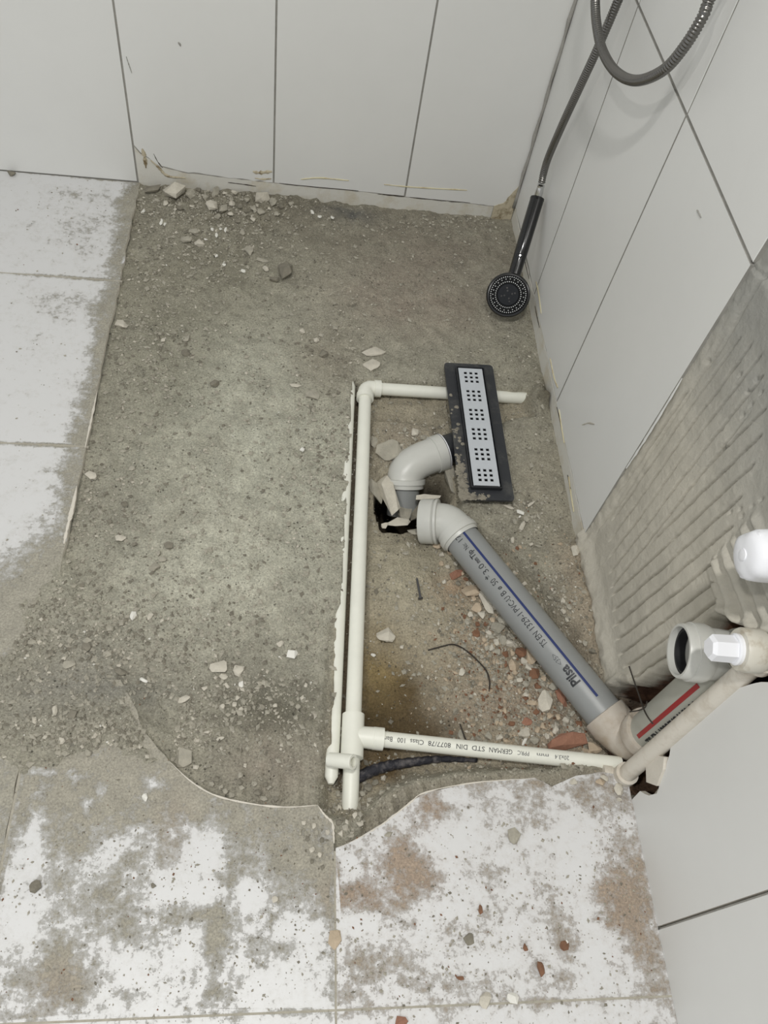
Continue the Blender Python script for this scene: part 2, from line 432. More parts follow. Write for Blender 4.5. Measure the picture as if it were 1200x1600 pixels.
# flat under the intact tiles
UT = (XX < -.862) | (YY < -1.40)
z = np.where(UT, np.minimum(z, -.0125), z)
z = np.where((YY < -1.19) & (XX < -.50) & (sdf(XX, YY, XY([(265, 1190), (300, 1222), (400, 1257), (497, 1258), (520, 1285), (522, 1100), (240, 1100)])) < .002), np.minimum(z, -.0125), z)
wv = fbm(XX, YY, 18, 41, 4); wv2 = fbm(XX, YY, 75, 43, 3)
SPILL = XY([(98, 845), (78, 880), (50, 930), (8, 1010), (-60, 1060), (-60, 1190), (40, 1205), (100, 1200), (170, 1186), (225, 1196), (258, 1190), (240, 1150), (228, 1100), (150, 1000), (112, 900)])
ss_ = sdf(XX + .05 * wv + .03 * wv2, YY + .05 * fbm(XX, YY, 18, 47, 4) + .03 * wv2, SPILL)
spill = smooth(-.030, .022, ss_)
z = np.where(spill > .02, np.maximum(z, -.0125 + .0152 * spill + .006 * n2 * spill), z)
ZZ = z


def gz(x, y):
    i = min(max((x - GX0) / GS, 0), len(gx) - 1.001); j = min(max((y - GY0) / GS, 0), len(gy) - 1.001)
    a, b = int(i), int(j); fx, fy = i - a, j - b
    return float((ZZ[b, a] * (1 - fx) + ZZ[b, a + 1] * fx) * (1 - fy) + (ZZ[b + 1, a] * (1 - fx) + ZZ[b + 1, a + 1] * fx) * fy)


# soil colours (screed, ochre fill, damp earth, brick dust), plus shade painted into the hole
def blob(u, v, ru, rv, x=None, y=None):
    c = Z(u, v); sx = np.linalg.norm(Z(u + 10, v) - c) / 10; sy = np.linalg.norm(Z(u, v + 10) - c) / 10
    return np.exp(-(((x - c[0]) / (ru * sx)) ** 2 + ((y - c[1]) / (rv * sy)) ** 2))


SOIL = np.array([1.15, 1.165, 1.15])
base = np.zeros(XX.shape + (3,)); base[:] = np.array(srgb(160, 155, 141)[:3])


def paint(colr, k):
    global base
    k = np.clip(k, 0, 1)[..., None]; base = base * (1 - k) + np.array(srgb(*colr)[:3]) * k


wob = 1 + 1.3 * fbm(XX, YY, 14, 31, 4) + .8 * fbm(XX, YY, 60, 33, 3)
for u, v, ru, rv, c_, k in [
    (380, 640, 190, 200, (192, 190, 175), .85), (330, 880, 190, 110, (194, 191, 176), .85), (600, 430, 60, 60, (160, 151, 138), .5),
    (420, 330, 260, 60, (134, 128, 114), .75), (300, 430, 150, 80, (140, 135, 120), .7), (650, 370, 180, 40, (128, 123, 110), .75),
    (700, 390, 160, 70, (150, 140, 128), .5), (640, 470, 120, 50, (150, 136, 124), .5), (250, 560, 90, 110, (140, 136, 121), .6),
    (430, 1105, 60, 42, (92, 88, 76), .95), (440, 1085, 110, 60, (128, 124, 110), .6), (380, 1050, 80, 40, (140, 136, 126), .4),
    (440, 1190, 90, 50, (160, 148, 136), .6), (110, 1060, 130, 80, (146, 142, 134), .5), (170, 800, 60, 60, (138, 134, 122), .5),
    (510, 560, 60, 60, (136, 126, 112), .5), (480, 760, 90, 120, (186, 184, 169), .6), (200, 1080, 80, 20, (130, 128, 122), .5),
    (840, 560, 60, 100, (150, 145, 131), .6), (860, 800, 60, 120, (158, 150, 134), .6), (480, 1000, 60, 80, (176, 172, 158), .5),
    (860, 960, 60, 60, (136, 128, 114), .6), (545, 330, 40, 12, (98, 98, 98), .8), (855, 615, 22, 22, (104, 98, 84), .8)]:
    paint(c_, k * blob(u, v, ru, rv, XX, YY) * wob)
kpc = smooth(-.004, .02, sp_)
paint((168, 159, 141), kpc * .95)
for u, v, ru, rv, c_, k in [
    (690, 900, 80, 80, (178, 171, 153), .8), (640, 880, 60, 60, (174, 166, 146), .7), (700, 1000, 110, 70, (174, 163, 143), .7),
    (620, 1080, 62, 70, (96, 80, 54), 1.25), (640, 1130, 90, 45, (84, 70, 48), 1.2), (600, 1180, 50, 30, (104, 88, 64), 1.1), (590, 1010, 40, 60, (146, 128, 92), .8),
    (780, 1090, 80, 60, (166, 152, 136), .7), (840, 1080, 60, 60, (150, 130, 114), .6), (900, 1130, 60, 50, (158, 142, 126), .6),
    (770, 1000, 60, 60, (156, 140, 122), .6), (720, 900, 40, 30, (160, 132, 108), .5), (650, 670, 60, 40, (156, 144, 130), .6), (660, 790, 60, 50, (104, 97, 82), .7)]:
    paint(c_, k * blob(u, v, ru, rv, XX, YY) * wob * smooth(-.01, .02, sp_))
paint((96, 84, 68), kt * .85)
paint((66, 57, 45), smooth(.05, .5, hz) * .95)  # hole walls coloured dark brown, standing in for the shade down there
paint((158, 150, 136), kl * .7)
paint((110, 76, 54), kw * .8)
paint((166, 152, 134), smooth(-.07, -.01, XX) * smooth(-1.22, -1.1, YY) * smooth(-.88, -.95, YY) * .8)
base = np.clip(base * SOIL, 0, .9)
nx, ny = len(gx), len(gy)
V = np.stack([XX, YY, ZZ], -1).reshape(-1, 3)
ii = (np.arange(ny - 1)[:, None] * nx + np.arange(nx - 1)[None, :]).reshape(-1)
Fq = np.stack([ii, ii + 1, ii + nx + 1, ii + nx], 1)
me = bpy.data.meshes.new('floor')
me.vertices.add(len(V)); me.vertices.foreach_set('co', V.ravel())
me.loops.add(len(Fq) * 4); me.polygons.add(len(Fq))
me.loops.foreach_set('vertex_index', Fq.ravel().astype(np.int32))
me.polygons.foreach_set('loop_start', np.arange(0, len(Fq) * 4, 4, dtype=np.int32))
me.polygons.foreach_set('use_smooth', [True] * len(Fq))
me.update(); me.validate()
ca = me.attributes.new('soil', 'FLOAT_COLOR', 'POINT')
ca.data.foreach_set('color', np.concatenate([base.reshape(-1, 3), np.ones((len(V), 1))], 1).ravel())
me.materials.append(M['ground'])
floor = bpy.data.objects.new('floor', me); COL.objects.link(floor)
tag(floor, 'bare grey screed floor with a broken-out pipe trench', 'floor', kind='structure')
slab = obj('slab', *box(-2.6, .085, -3.2, .012, -.34, -.29), M['grout'], floor)

# ---- floor tiles (children of the floor)
TS, TX, TY = .4238, -.857, -.3265


def dirt_fields(x, y):
    """loose dust on the tiles: positive = covered, negative = clean"""
    x = np.asarray(x); y = np.asarray(y)
    # along the left row: dusty towards the edge that meets the screed
    d = -1.05 + 1.75 * smooth(-.060, .004, x + .857) * (x < -.85)
    dl = np.where(x < -.857, d, 0)
    yy = np.interp(y, [-1.60, -1.54, -1.47, -1.43, -1.39, -1.34, -1.2, -1.0, -.93, -.85], [-.40, -.36, -.15, .05, .35, .8, .95, .9, .2, -1.])
    dg = np.clip((-y - (.89 + (-.857 - x) * 1.25)) * 11, -1.05, .95)
    f = np.where(x < -.857, np.maximum(dl, np.where(y > -1.2, dg, np.minimum(dg, yy))), yy)
    f = np.where((x > -.4332) & (y > -1.6), -.55, f)
    f = np.where(y < -1.6, -.55, f)
    w_ = 1 + .5 * fbm(x, y, 18, 61, 3)
    for u, v, ru, rv, k in BL: f = f + .78 * k * blob(u, v, ru, rv, x, y) * w_
    wm = np.where(x > -.4332, .45, .0) + .15
    wm = np.where(x < -.857, .12, wm)
    for u, v, ru, rv, k in [(665, 1265, 28, 28, .9), (640, 1350, 55, 45, .9), (560, 1400, 60, 30, .5), (960, 1400, 70, 120, .35), (90, 1545, 60, 50, .3), (270, 1310, 30, 60, .3)]:
        wm = wm + k * blob(u, v, ru, rv, x, y)
    return f, np.clip(wm, 0, 1)


BL = [  # left row
    (120, 345, 55, 36, .9), (190, 310, 40, 30, .7), (150, 400, 60, 22, .5), (90, 300, 40, 14, .7), (70, 470, 45, 28, .8), (130, 475, 40, 26, .8), (160, 520, 26, 40, .5), (60, 540, 30, 40, .4), (110, 600, 22, 40, .35),
    (70, 740, 45, 20, .6), (115, 690, 20, 40, .6), (40, 360, 40, 24, .35), (75, 880, 40, 40, .4), (30, 960, 60, 30, .6), (12, 1130, 16, 60, -1.0), (10, 1040, 16, 30, -.8),
    # lower left tile
    (35, 1350, 36, 50, -1.0), (60, 1260, 12, 46, -1.1), (25, 1440, 40, 60, -.7), (160, 1235, 10, 18, -1.5), (135, 1258, 8, 14, -1.3), (245, 1225, 22, 9, -1.5), (75, 1205, 20, 6, -1.2), (115, 1212, 14, 6, -1.2),
    (320, 1320, 42, 34, -1.5), (260, 1370, 50, 26, -.9), (300, 1395, 60, 16, -1.1), (180, 1320, 30, 10, -.9), (390, 1395, 20, 34, -1.3), (215, 1300, 20, 8, -.8),
    (150, 1340, 40, 20, -.5), (440, 1300, 60, 40, .4), (470, 1350, 50, 50, .7), (340, 1470, 18, 60, 1.2), (330, 1430, 40, 20, .6), (90, 1530, 42, 46, 1.5), (95, 1480, 20, 20, .9), (190, 1450, 40, 40, .6), (165, 1400, 24, 12, .8),
    (290, 1425, 50, 14, .7), (330, 1560, 14, 24, .8), (220, 1520, 60, 50, -.6), (410, 1550, 40, 40, -.6), (470, 1440, 40, 30, -.7), (480, 1530, 36, 50, -.7), (450, 1480, 26, 14, .8), (300, 1500, 30, 60, -.4),
    (510, 1400, 16, 80, .7), (15, 1530, 20, 10, .8), (60, 1590, 60, 8, .5), (190, 1380, 60, 10, .4),
    # lower right tile
    (668, 1270, 28, 30, 1.5), (635, 1345, 40, 40, 1.4), (670, 1375, 30, 30, .9), (545, 1400, 40, 20, 1.1), (600, 1410, 60, 26, 1.1), (560, 1330, 20, 20, .5), (700, 1225, 60, 10, .5), (800, 1225, 60, 12, .7), (930, 1235, 70, 26, 1.1),
    (985, 1330, 30, 80, .8), (1000, 1450, 40, 90, 1.1), (960, 1400, 40, 50, .9), (1035, 1560, 20, 50, 1.0), (865, 1430, 16, 34, 1.0), (890, 1480, 22, 34, 1.1), (860, 1530, 40, 16, .7), (620, 1500, 80, 26, .7), (560, 1500, 30, 40, .5), (700, 1540, 80, 20, .6),
    (780, 1360, 40, 20, .5), (810, 1270, 40, 30, .5), (850, 1290, 30, 14, .5), (740, 1440, 60, 20, .35), (700, 1320, 40, 60, -.7), (600, 1270, 26, 24, -.5), (900, 1340, 30, 60, -.8), (760, 1500, 50, 14, -.5),
    (930, 1500, 40, 40, -.8), (560, 1440, 40, 14, -.9), (545, 1350, 12, 14, -1.2), (700, 1430, 40, 14, -.5), (880, 1590, 120, 20, -.5), (620, 1465, 60, 12, -.4), (540, 1560, 20, 40, .6), (620, 1575, 90, 10, .6)]


def jag(pts, amp, step, seed):
    """subdivide a broken edge (open list of world xy) with small random teeth"""
    r = random.Random(seed); out = []
    for a, b in zip(pts[:-1], pts[1:]):
        n = max(1, int(math.dist(a, b) / step)); nxv, nyv = -(b[1] - a[1]), b[0] - a[0]; l = math.hypot(nxv, nyv) or 1
        for k in range(n):
            t = k / n; j = r.uniform(-amp, amp) if k else 0
            out.append((a[0] + (b[0] - a[0]) * t + nxv / l * j, a[1] + (b[1] - a[1]) * t + nyv / l * j))
    out.append(pts[-1]); return out


def floor_tile(poly, top=0., th=.009, dense=.006, edge_mat=True):
    xs = [p[0] for p in poly]; ys = [p[1] for p in poly]
    PX, PY = np.meshgrid(np.arange(min(xs) + dense, max(xs), dense), np.arange(min(ys) + dense, max(ys), dense))
    ok = sdf(PX, PY, poly) > dense * .5
    pts = [Vector(p) for p in poly] + [Vector((a, b)) for a, b in zip(PX[ok], PY[ok])]
    n = len(poly)
    area = sum(poly[i][0] * poly[(i + 1) % n][1] - poly[(i + 1) % n][0] * poly[i][1] for i in range(n))
    loop = list(range(n)) if area > 0 else list(reversed(range(n)))
    vo, _, fo, *_r = delaunay_2d_cdt(pts, [], [loop], 1, 1e-6)
    nv = len(vo)
    verts = [(p.x, p.y, top) for p in vo]
    faces = [tuple(f) for f in fo]
    # rim
    cnt = {}
    for f in faces:
        for k in range(len(f)):
            e = (f[k], f[(k + 1) % len(f)]); cnt[e] = 1
    rim = [e for e in cnt if (e[1], e[0]) not in cnt]
    low = {}
    for a, b in rim:
        for q in (a, b):
            if q not in low: low[q] = len(verts); verts.append((vo[q].x, vo[q].y, top - th))
    nt = len(faces)
    for a, b in rim: faces.append((b, a, low[a], low[b]))
    o = obj('floor_tile', verts, faces, M['ftile'], floor)
    o.data.materials.append(WT_EDGE)
    o.data.polygons.foreach_set('material_index', [0] * nt + [1] * (len(faces) - nt))
    P = np.array(verts); d, wm = dirt_fields(P[:, 0], P[:, 1])
    for nm, arr in (('dirt', d), ('warm', wm)):
        a_ = o.data.attributes.new(nm, 'FLOAT', 'POINT'); a_.data.foreach_set('value', arr.astype(np.float32))
    return o


G = .0013
def cell(c, r):
    x0 = TX + (c - 1) * TS + G; x1 = TX + c * TS - G
    y1 = (TY - (r - 1) * TS - G) if r > 0 else -.001; y0 = TY - r * TS + G
    return max(x0, -2.6), (-.0002 if c == 2 else x1), y0, y1


FLOOR_TILE_POLYS = []
for r in range(0, 5):                                   # whole tiles of the left row
    x0, x1, y0, y1 = cell(0, r)
    right = jag([(x1, y0), (x1 - .002, (y0 + y1) / 2), (x1, y1)], .0022, .02, 40 + r)
    FLOOR_TILE_POLYS.append([(x0, y0)] + right + [(x0, y1)])
x0, x1, y0, y1 = cell(1, 3)                             # lower left tile, its corner broken out in an arc
arc = XY([(215, 1112), (222, 1140), (265, 1190), (280, 1206), (300, 1222), (318, 1234), (340, 1244), (370, 1252), (400, 1257), (450, 1261), (497, 1258), (507, 1272), (519, 1284)])
FLOOR_TILE_POLYS.append([(x0, y0), (x1, y0), (x1, arc[-1][1])] + jag(arc[::-1], .0008, .012, 3) + [(arc[0][0] - .03, y1), (x0, y1)])
x0, x1, y0, y1 = cell(2, 3)                             # lower right tile, upper side broken away
brk = XY([(526, 1325), (546, 1317), (565, 1306), (600, 1285), (640, 1254), (665, 1237), (700, 1231), (740, 1222), (800, 1217), (835, 1215), (850, 1222), (862, 1229), (880, 1221), (900, 1212), (940, 1206), (985, 1212)])
FLOOR_TILE_POLYS.append([(x0, y0), (x1, y0), (x1, brk[-1][1])] + jag(brk[::-1], .001, .014, 5)[1:-1] + [(x0, brk[0][1])])
for c_ in (1, 2):
    x0, x1, y0, y1 = cell(c_, 4); FLOOR_TILE_POLYS.append([(x0, y0), (x1, y0), (x1, y1), (x0, y1)])
for c_ in (-2, -1, 0, 1, 2):                             # the rest of the room floor, beyond the picture
    for r in range(0, 7):
        if (c_ >= 0 and r <= 4) : continue
        x0, x1, y0, y1 = cell(c_, r); FLOOR_TILE_POLYS.append([(x0, y0), (x1, y0), (x1, y1), (x0, y1)])
for q, pl in enumerate(FLOOR_TILE_POLYS): floor_tile(pl, dense=.006 if q not in (4,) and q < 9 else .02)
# mortar in the joints between the tiles
jm = []
obj('tile_bed', *join([box(-2.6, -1.295, -3.2, .012, -.03, -.009), box(-1.295, .0, -3.2, -1.655, -.03, -.009)]), M['joint'], floor)
for r in range(0, 5):
    y = TY - r * TS; jm.append(box(-1.28, TX + .003, y - G - .001, y + G + .001, -.012, -.0005))
for xq, ya, yb in ((TX, -1.2, -2.02), (TX + TS, -1.415, -2.02), ):
    jm.append(box(xq - G - .001, xq + G + .001, yb, ya, -.012, -.0008))
y = TY - 3 * TS; jm.append(box(TX, 0, y - G - .001, y + G + .001, -.012, -.0005))
obj('joint_mortar', *join(jm), M['joint'], floor)

# ------------------------------------------------------------------ walls
def wall_tile(poly, place, parent, th=.008, bevel=.0009, edge=None):
    """poly in wall coordinates (a, b); place(a, b, depth) -> xyz, depth 0 at the face"""
    n = len(poly); cx = sum(p[0] for p in poly) / n; cy = sum(p[1] for p in poly) / n
    V, Fc = [], []
    inner = []
    for a, b in poly:
        la = math.hypot(a - cx, b - cy); inner.append((a - (a - cx) / la * bevel * 1.4, b - (b - cy) / la * bevel * 1.4))
    V += [place(a, b, 0) for a, b in inner] + [place(a, b, bevel) for a, b in poly] + [place(a, b, th) for a, b in poly]
    Fc.append(tuple(range(n)))
    for k in range(n):
        k2 = (k + 1) % n
        Fc.append((k, n + k, n + k2, k2)); Fc.append((n + k, 2 * n + k, 2 * n + k2, n + k2))
    if n > 4:
        area = sum(poly[i][0] * poly[(i + 1) % n][1] - poly[(i + 1) % n][0] * poly[i][1] for i in range(n))
        vo, _, fo, *_r = delaunay_2d_cdt([Vector(p) for p in poly], [], [list(range(n)) if area > 0 else list(reversed(range(n)))], 1, 1e-7)
        V = [place(p.x, p.y, 0) for p in vo]; Fc = [tuple(f) for f in fo]; nt = len(Fc); cnt = set()
        for f in Fc:
            for k in range(len(f)): cnt.add((f[k], f[(k + 1) % len(f)]))
        low = {}
        for a, b in [e for e in cnt if (e[1], e[0]) not in cnt]:
            for q in (a, b):
                if q not in low: low[q] = len(V); V.append(place(vo[q].x, vo[q].y, th))
            Fc.append((a, b, low[b], low[a]))
        o = obj('wall_tile', V, Fc, M['wtile'], parent); o.data.materials.append(edge or M['grout'])
        o.data.polygons.foreach_set('material_index', [0] * nt + [1] * (len(Fc) - nt)); return fix(o)
    o = obj('wall_tile', V, Fc, M['wtile'], parent)
    o.data.materials.append(M['grout'])
    o.data.polygons.foreach_set('material_index', [0] + [0, 1] * n)
    return fix(o)


def onback(a, b, d): return (a, d, b)          # a = x, b = z, face at y = 0
def onright(a, b, d): return (d, a, b)         # a = y, b = z, face at x = 0


ROW, G2 = .606, .0020
wall_back = obj('wall_back', *box(-2.6, .085, .0022, .10, -.2, 1.9), M['grout'])
tag(wall_back, 'white tiled wall at the back of the shower corner', 'wall', kind='structure')
BX = [-.0015, -.2626, -.5626, -.8626, -1.1626, -1.4626, -1.7626]
for k in range(6):
    xa, xb = BX[k + 1] + G2, BX[k] - G2
    for r, (za, zb) in enumerate(((.022, ROW - G2), (ROW + G2, 1.21), (1.213, 1.81))):
        if r == 0:
            if k >= 3: za = .0015
            if k == 2:
                low = jag([(xa, .090), (xa + .012, .074), (xa + .028, .063), (xa + .05, .046), (-.763, .037), (-.70, .034), (-.62, .031), (xb, .029)], .0022, .012, 21)
                wall_tile(low + [(xb, zb), (xa, zb)], onback, wall_back, edge=WT_EDGE); continue
            low = jag([(xa, .029 - .006 * (1 - k)), (xb, .026 - .010 * (1 - k) - .002)], .0008, .02, 30 + k) if k < 2 else [(xa, za), (xb, za)]
            if k == 0: low = jag([(xa, .022), (-.05, .018), (-.028, .026), (-.016, .05), (xb - .001, .075)], .0012, .012, 9)
            wall_tile(low + [(xb, zb), (xa, zb)], onback, wall_back); continue
        wall_tile([(xa, za), (xb, za), (xb, zb), (xa, zb)], onback, wall_back)
# stained foot strip that was hidden below the old floor
def strip(pts_top, pts_low, place, parent, name, m, d=.0012, th=.004):
    n = len(pts_top); V = []; Fc = []
    for q in (d, d + th):
        V += [place(a, b, q) for a, b in pts_top] + [place(a, b, q) for a, b in pts_low]
    for k in range(n - 1):
        Fc += [(k, k + 1, n + k + 1, n + k), (k, 2 * n + k, 2 * n + k + 1, k + 1), (n + k, n + k + 1, 3 * n + k + 1, 3 * n + k)]
    return fix(obj(name, V, Fc, m, parent))


tp = jag([(-.861, .086), (-.85, .070), (-.83, .059), (-.81, .043), (-.763, .033), (-.70, .0305), (-.62, .028), (-.56, .0265), (-.40, .0245), (-.2626, .0195), (-.05, .0155)], .0016, .012, 77)
strip(tp, [(a, -.03) for a, _ in tp], onback, wall_back, 'foot_strip', M['skirt'], d=.0005)
tp = jag([(-.05, .0175), (-.03, .027), (-.018, .05), (-.004, .078), (-.001, .098)], .0015, .008, 78)
strip(tp, [(a, -.03) for a, _ in tp], onback, wall_back, 'crumbled_corner', M['crumble'], d=-.002, th=.006)
# yellowed sealant smears on the back wall
def smear(pts, rad, m, place, parent, name='sealant_smear', seed=0, flat=.0016):
    r = random.Random(seed); path = resample(pts, 6); V, Fc = [], []
    n = len(path)
    for i, p in enumerate(path):
        q = path[min(i + 1, n - 1)] - path[max(i - 1, 0)]; l = math.hypot(q[0], q[1]); nn = (-q[1] / l, q[0] / l)
        t = math.sin(math.pi * (i + .3) / n) ** .5 * rad * r.uniform(.4, 1.1)
        for s, dd in ((-1, .0), (-.4, -flat), (.4, -flat), (1, 0)): V.append(place(p[0] + nn[0] * s * t, p[1] + nn[1] * s * t, dd))
    for i in range(n - 1):
        for k in range(3): Fc.append((i * 4 + k, i * 4 + k + 1, i * 4 + k + 5, i * 4 + k + 4))
    return fix(obj(name, V, Fc, m, parent, True))


def bk(*p): return [tuple(np.array(Y(u, v))[[0, 2]]) for u, v in p]
def rt(*p): return [tuple(np.array(X(u, v))[[1, 2]]) for u, v in p]
smear(bk((470, 280), (500, 278), (545, 282)), .0025, M['silicone'], onback, wall_back, seed=1)
smear(bk((600, 288), (640, 292), (690, 295), (730, 297)), .002, M['silicone'], onback, wall_back, seed=2)
smear(bk((395, 268), (405, 270), (425, 268)), .006, M['crumble'], onback, wall_back, 'mortar_smear', seed=3)
smear(bk((398, 278), (410, 280), (424, 279)), .003, M['crumble'], onback, wall_back, 'mortar_smear', seed=4)
smear(bk((222, 232), (226, 245), (228, 262)), .005, M['crumble'], onback, wall_back, 'mortar_smear', seed=5)
smear(bk((235, 250), (248, 262), (262, 275), (290, 278)), .004, M['crumble'], onback, wall_back, 'mortar_smear', seed=6)
smear(bk((278, 66), (281, 69), (282, 72)), .0035, M['grout'], onback, wall_back, 'mortar_smear', seed=7)
smear(bk((197, 88), (201, 100), (206, 114)), .0012, M['grout'], onback, wall_back, 'mortar_smear', seed=8)
# silicone in the vertical corner
cj = [(-.0035 + .0012 * math.sin(k * 1.7), -.0035, .02 + k * .03) for k in range(62)]
obj('corner_sealant', *tube(cj, [.0035 + .001 * math.sin(k * 2.3) for k in range(62)], 8), M['grout'], wall_back, True)

RB = [-.0015, -.3079, -.6107, -.9135, -1.2163, -1.5191, -1.8219, -2.1247]
# adhesive bed and broken-out chase as one relief behind the tile faces
YS = np.arange(-1.60, -.9045, .0014); ZS = np.arange(-.12, .95, .0032)
AY, AZ = np.meshgrid(YS, ZS)
m1 = fbm(AY, AZ, 12, 101, 4); m2 = fbm(AY, AZ, 60, 103, 3)
dep = .0075 + .003 * m1 + .002 * m2
gr_y = AY + .006 * fbm(AY, AZ, 5, 107, 3) + .0022 * fbm(AY, AZ, 40, 109, 2) + np.where(AY < -1.05, (AZ - .2) * .13, (AZ - .3) * .03)
per = .0235
ph = (gr_y / per) % 1.0
groove = np.exp(-((ph - .5) / .062) ** 2)
top_lim = np.interp(AY, [-1.25, -1.20, -1.16, -1.13, -1.10, -1.06, -1.0, -.96, -.93], [.34, .34, .385, .42, .49, .53, .55, .535, .40])
low_lim = np.interp(AY, [-1.25, -1.2, -1.15, -1.1, -1.05, -1.0, -.96, -.93], [.07, .07, .05, .055, .07, .085, .11, .16])
gk = groove * smooth(top_lim + .012, top_lim - .004, AZ) * smooth(low_lim - .01, low_lim + .008, AZ) * smooth(-.922, -.932, AY) * smooth(-1.225, -1.213, AY)
gk *= np.clip(1.1 + 2.0 * fbm(AY, AZ, 22, 113, 2), .35, 1)
dep += .0105 * gk - .0012 * (1 - gk) * smooth(top_lim + .02, top_lim - .02, AZ)
# thick second coat of ridges beside the chase (they run across)
rz = AZ + .10 * (AY + 1.2) + .004 * m1
k2 = smooth(.335, .350, AZ) * smooth(.47, .455, AZ) * smooth(-1.150, -1.165, AY)
dep = dep * (1 - k2) + k2 * (.004 - .0055 * np.sin(2 * math.pi * rz / .024) + .004 * m2)
# ragged mortar strip by the tile edge and older bed above the joint
ek = smooth(-.938 + .012 * m1 * 2, -.925, AY)
dep -= ek * (.002 + .006 * (m2 + .2))
dep += .004 * np.exp(-((AY + .936 + .010 * m1) / .0018) ** 2) * smooth(.05, .1, AZ)
up = smooth(.600, .612, AZ + .01 * m1); dep += up * (.004 + .008 * m2 + .006 * m1)
dep += .004 * np.exp(-((AZ - .612 + .2 * (AY + .96)) / .0022) ** 2)
# pin holes
for (py_, pz_) in [tuple(np.array(X(u, v))[[1, 2]]) for u, v in [(1147, 585), (1172, 592), (1195, 592), (1140, 604), (1158, 612), (1180, 613), (1165, 632), (1152, 649), (1098, 564), (1132, 800), (1150, 806), (1105, 848), (1147, 795), (1120, 670), (1166, 790), (1180, 780)]]:
    dep += .006 * np.exp(-(((AY - py_) / .0018) ** 2 + ((AZ - pz_) / .0024) ** 2))
# foot of the wall: plaster fillet
dep -= .010 * smooth(.045, .0, AZ + .02 * m1) * smooth(-1.19, -1.15, AY) * (1 + m2)
CH = [(-1.176, -.20), (-1.180, .024), (-1.190, .05), (-1.206, .078), (-1.214, .11), (-1.217, .152), (-1.224, .19), (-1.228, .23), (-1.227, .278), (-1.219, .318), (-1.224, .345), (-1.239, .362), (-1.25, .369),
      (-1.262, .385), (-1.275, .40), (-1.288, .424), (-1.31, .445), (-1.345, .45), (-1.352, .30), (-1.356, .12), (-1.36, -.20)]
ck = smooth(-.002, .014, sdf(AY + .006 * m2 + .006 * m1, AZ + .006 * m2, CH))
dep = dep * (1 - ck) + (.078 + .02 * m1 + .012 * m2) * ck
dep -= .006 * np.exp(-((sdf(AY + .006 * m2, AZ + .008 * m2, CH) + .006) / .005) ** 2) * (AZ < .44) * (AY > -1.30)   # lip of the break
dep = np.where((AY < -1.30) & (ck < .5), np.maximum(dep, .0095), dep)
dep = np.clip(dep, -.012, .11)
ny2, nz2 = len(ZS), len(YS)
V = np.stack([dep, AY, AZ], -1).reshape(-1, 3)
ii = (np.arange(ny2 - 1)[:, None] * nz2 + np.arange(nz2 - 1)[None, :]).reshape(-1)
Fq = np.stack([ii + nz2, ii + nz2 + 1, ii + 1, ii], 1)
wall_right = obj('wall_right', *join([box(.0022, .12, -.905, .0022, -.2, 1.9), box(.0022, .12, -3.2, -1.5191, -.2, 1.9), box(.0022, .12, -1.5191, -.905, .93, 1.9), box(.10, .14, -1.52, -.9, -.2, .95)]), M['grout'])
tag(wall_right, 'white tiled wall on the right with a patch of bare adhesive', 'wall', kind='structure')
adh = obj('adhesive_bed', V, [tuple(map(int, q)) for q in Fq], M['adhesive'], wall_right, True)
at_ = adh.data.attributes.new('broken', 'FLOAT', 'POINT'); at_.data.foreach_set('value', ck.ravel().astype(np.float32))
fix(adh)
for k in range(7):
    ya, yb = RB[k + 1] + G2, RB[k] - G2
    if k == 3: continue
    for r, (za, zb) in enumerate(((.026, ROW - G2), (ROW + G2, 1.21), (1.213, 1.81))):
        if k == 4:
            if r == 1: continue
            if r == 0:      # broken tile: its upper left half is gone
                e = rt((1200, 1066), (1170, 1070), (1150, 1076), (1140, 1085), (1122, 1092), (1112, 1108), (1098, 1110), (1088, 1130), (1080, 1128), (1064, 1150), (1050, 1158), (1046, 1180), (1036, 1212), (1026, 1240), (1014, 1243), (1000, 1236))
                e = jag([(e[0][0] - .04, e[0][1] + .05)] + e, .0018, .010, 91)
                foot = [(-1.352, -.004)]
                wall_tile([(ya, -.004), (ya, .47)] + e + foot, onright, wall_right, edge=WT_EDGE); continue
        if k >= 4: za = -.004 if r == 0 else za
        if r == 0 and k < 3:
            low = jag([(ya, .027), ((ya + yb) / 2, .028), (yb, .024)], .0014, .02, 60 + k)
            wall_tile(low + [(yb, zb), (ya, zb)], onright, wall_right)
        else: wall_tile([(ya, za), (yb, za), (yb, zb), (ya, zb)], onright, wall_right)
tp = jag([(-.9135, .023), (-.75, .0245), (-.61, .0235), (-.42, .0245), (-.31, .0215), (-.18, .016), (-.06, .018), (-.002, .022)], .0020, .012, 79)
strip(tp, [(a, -.03) for a, _ in tp], onright, wall_right, 'foot_strip', M['skirt'], d=.0003)
for a in ([(838, 440), (842, 460), (846, 490)], [(860, 560), (866, 590), (872, 606)], [(874, 640), (878, 668), (882, 692)], [(889, 745), (893, 775), (897, 800)]):
    smear(rt(*a), .0024, M['silicone'], onright, wall_right, seed=a[0][0])
smear(rt((910, 664), (920, 661), (929, 663)), .002, M['adhesive'], onright, wall_right, 'mortar_smear', seed=12)
smear(rt((1090, 328), (1093, 334), (1096, 340)), .0016, M['adhesive'], onright, wall_right, 'mortar_smear', seed=13)
M['crack'] = mat('dark_crack', srgb(58, 50, 40), .95)
for k, a in enumerate(([(818, 398), (822, 416), (827, 436)], [(836, 478), (839, 494), (843, 512)], [(870, 636), (874, 652), (877, 668)], [(887, 742), (889, 752), (892, 764)])):
    smear(rt(*a), .0016, M['crack'], onright, wall_right, 'crack', seed=200 + k, flat=.0008)
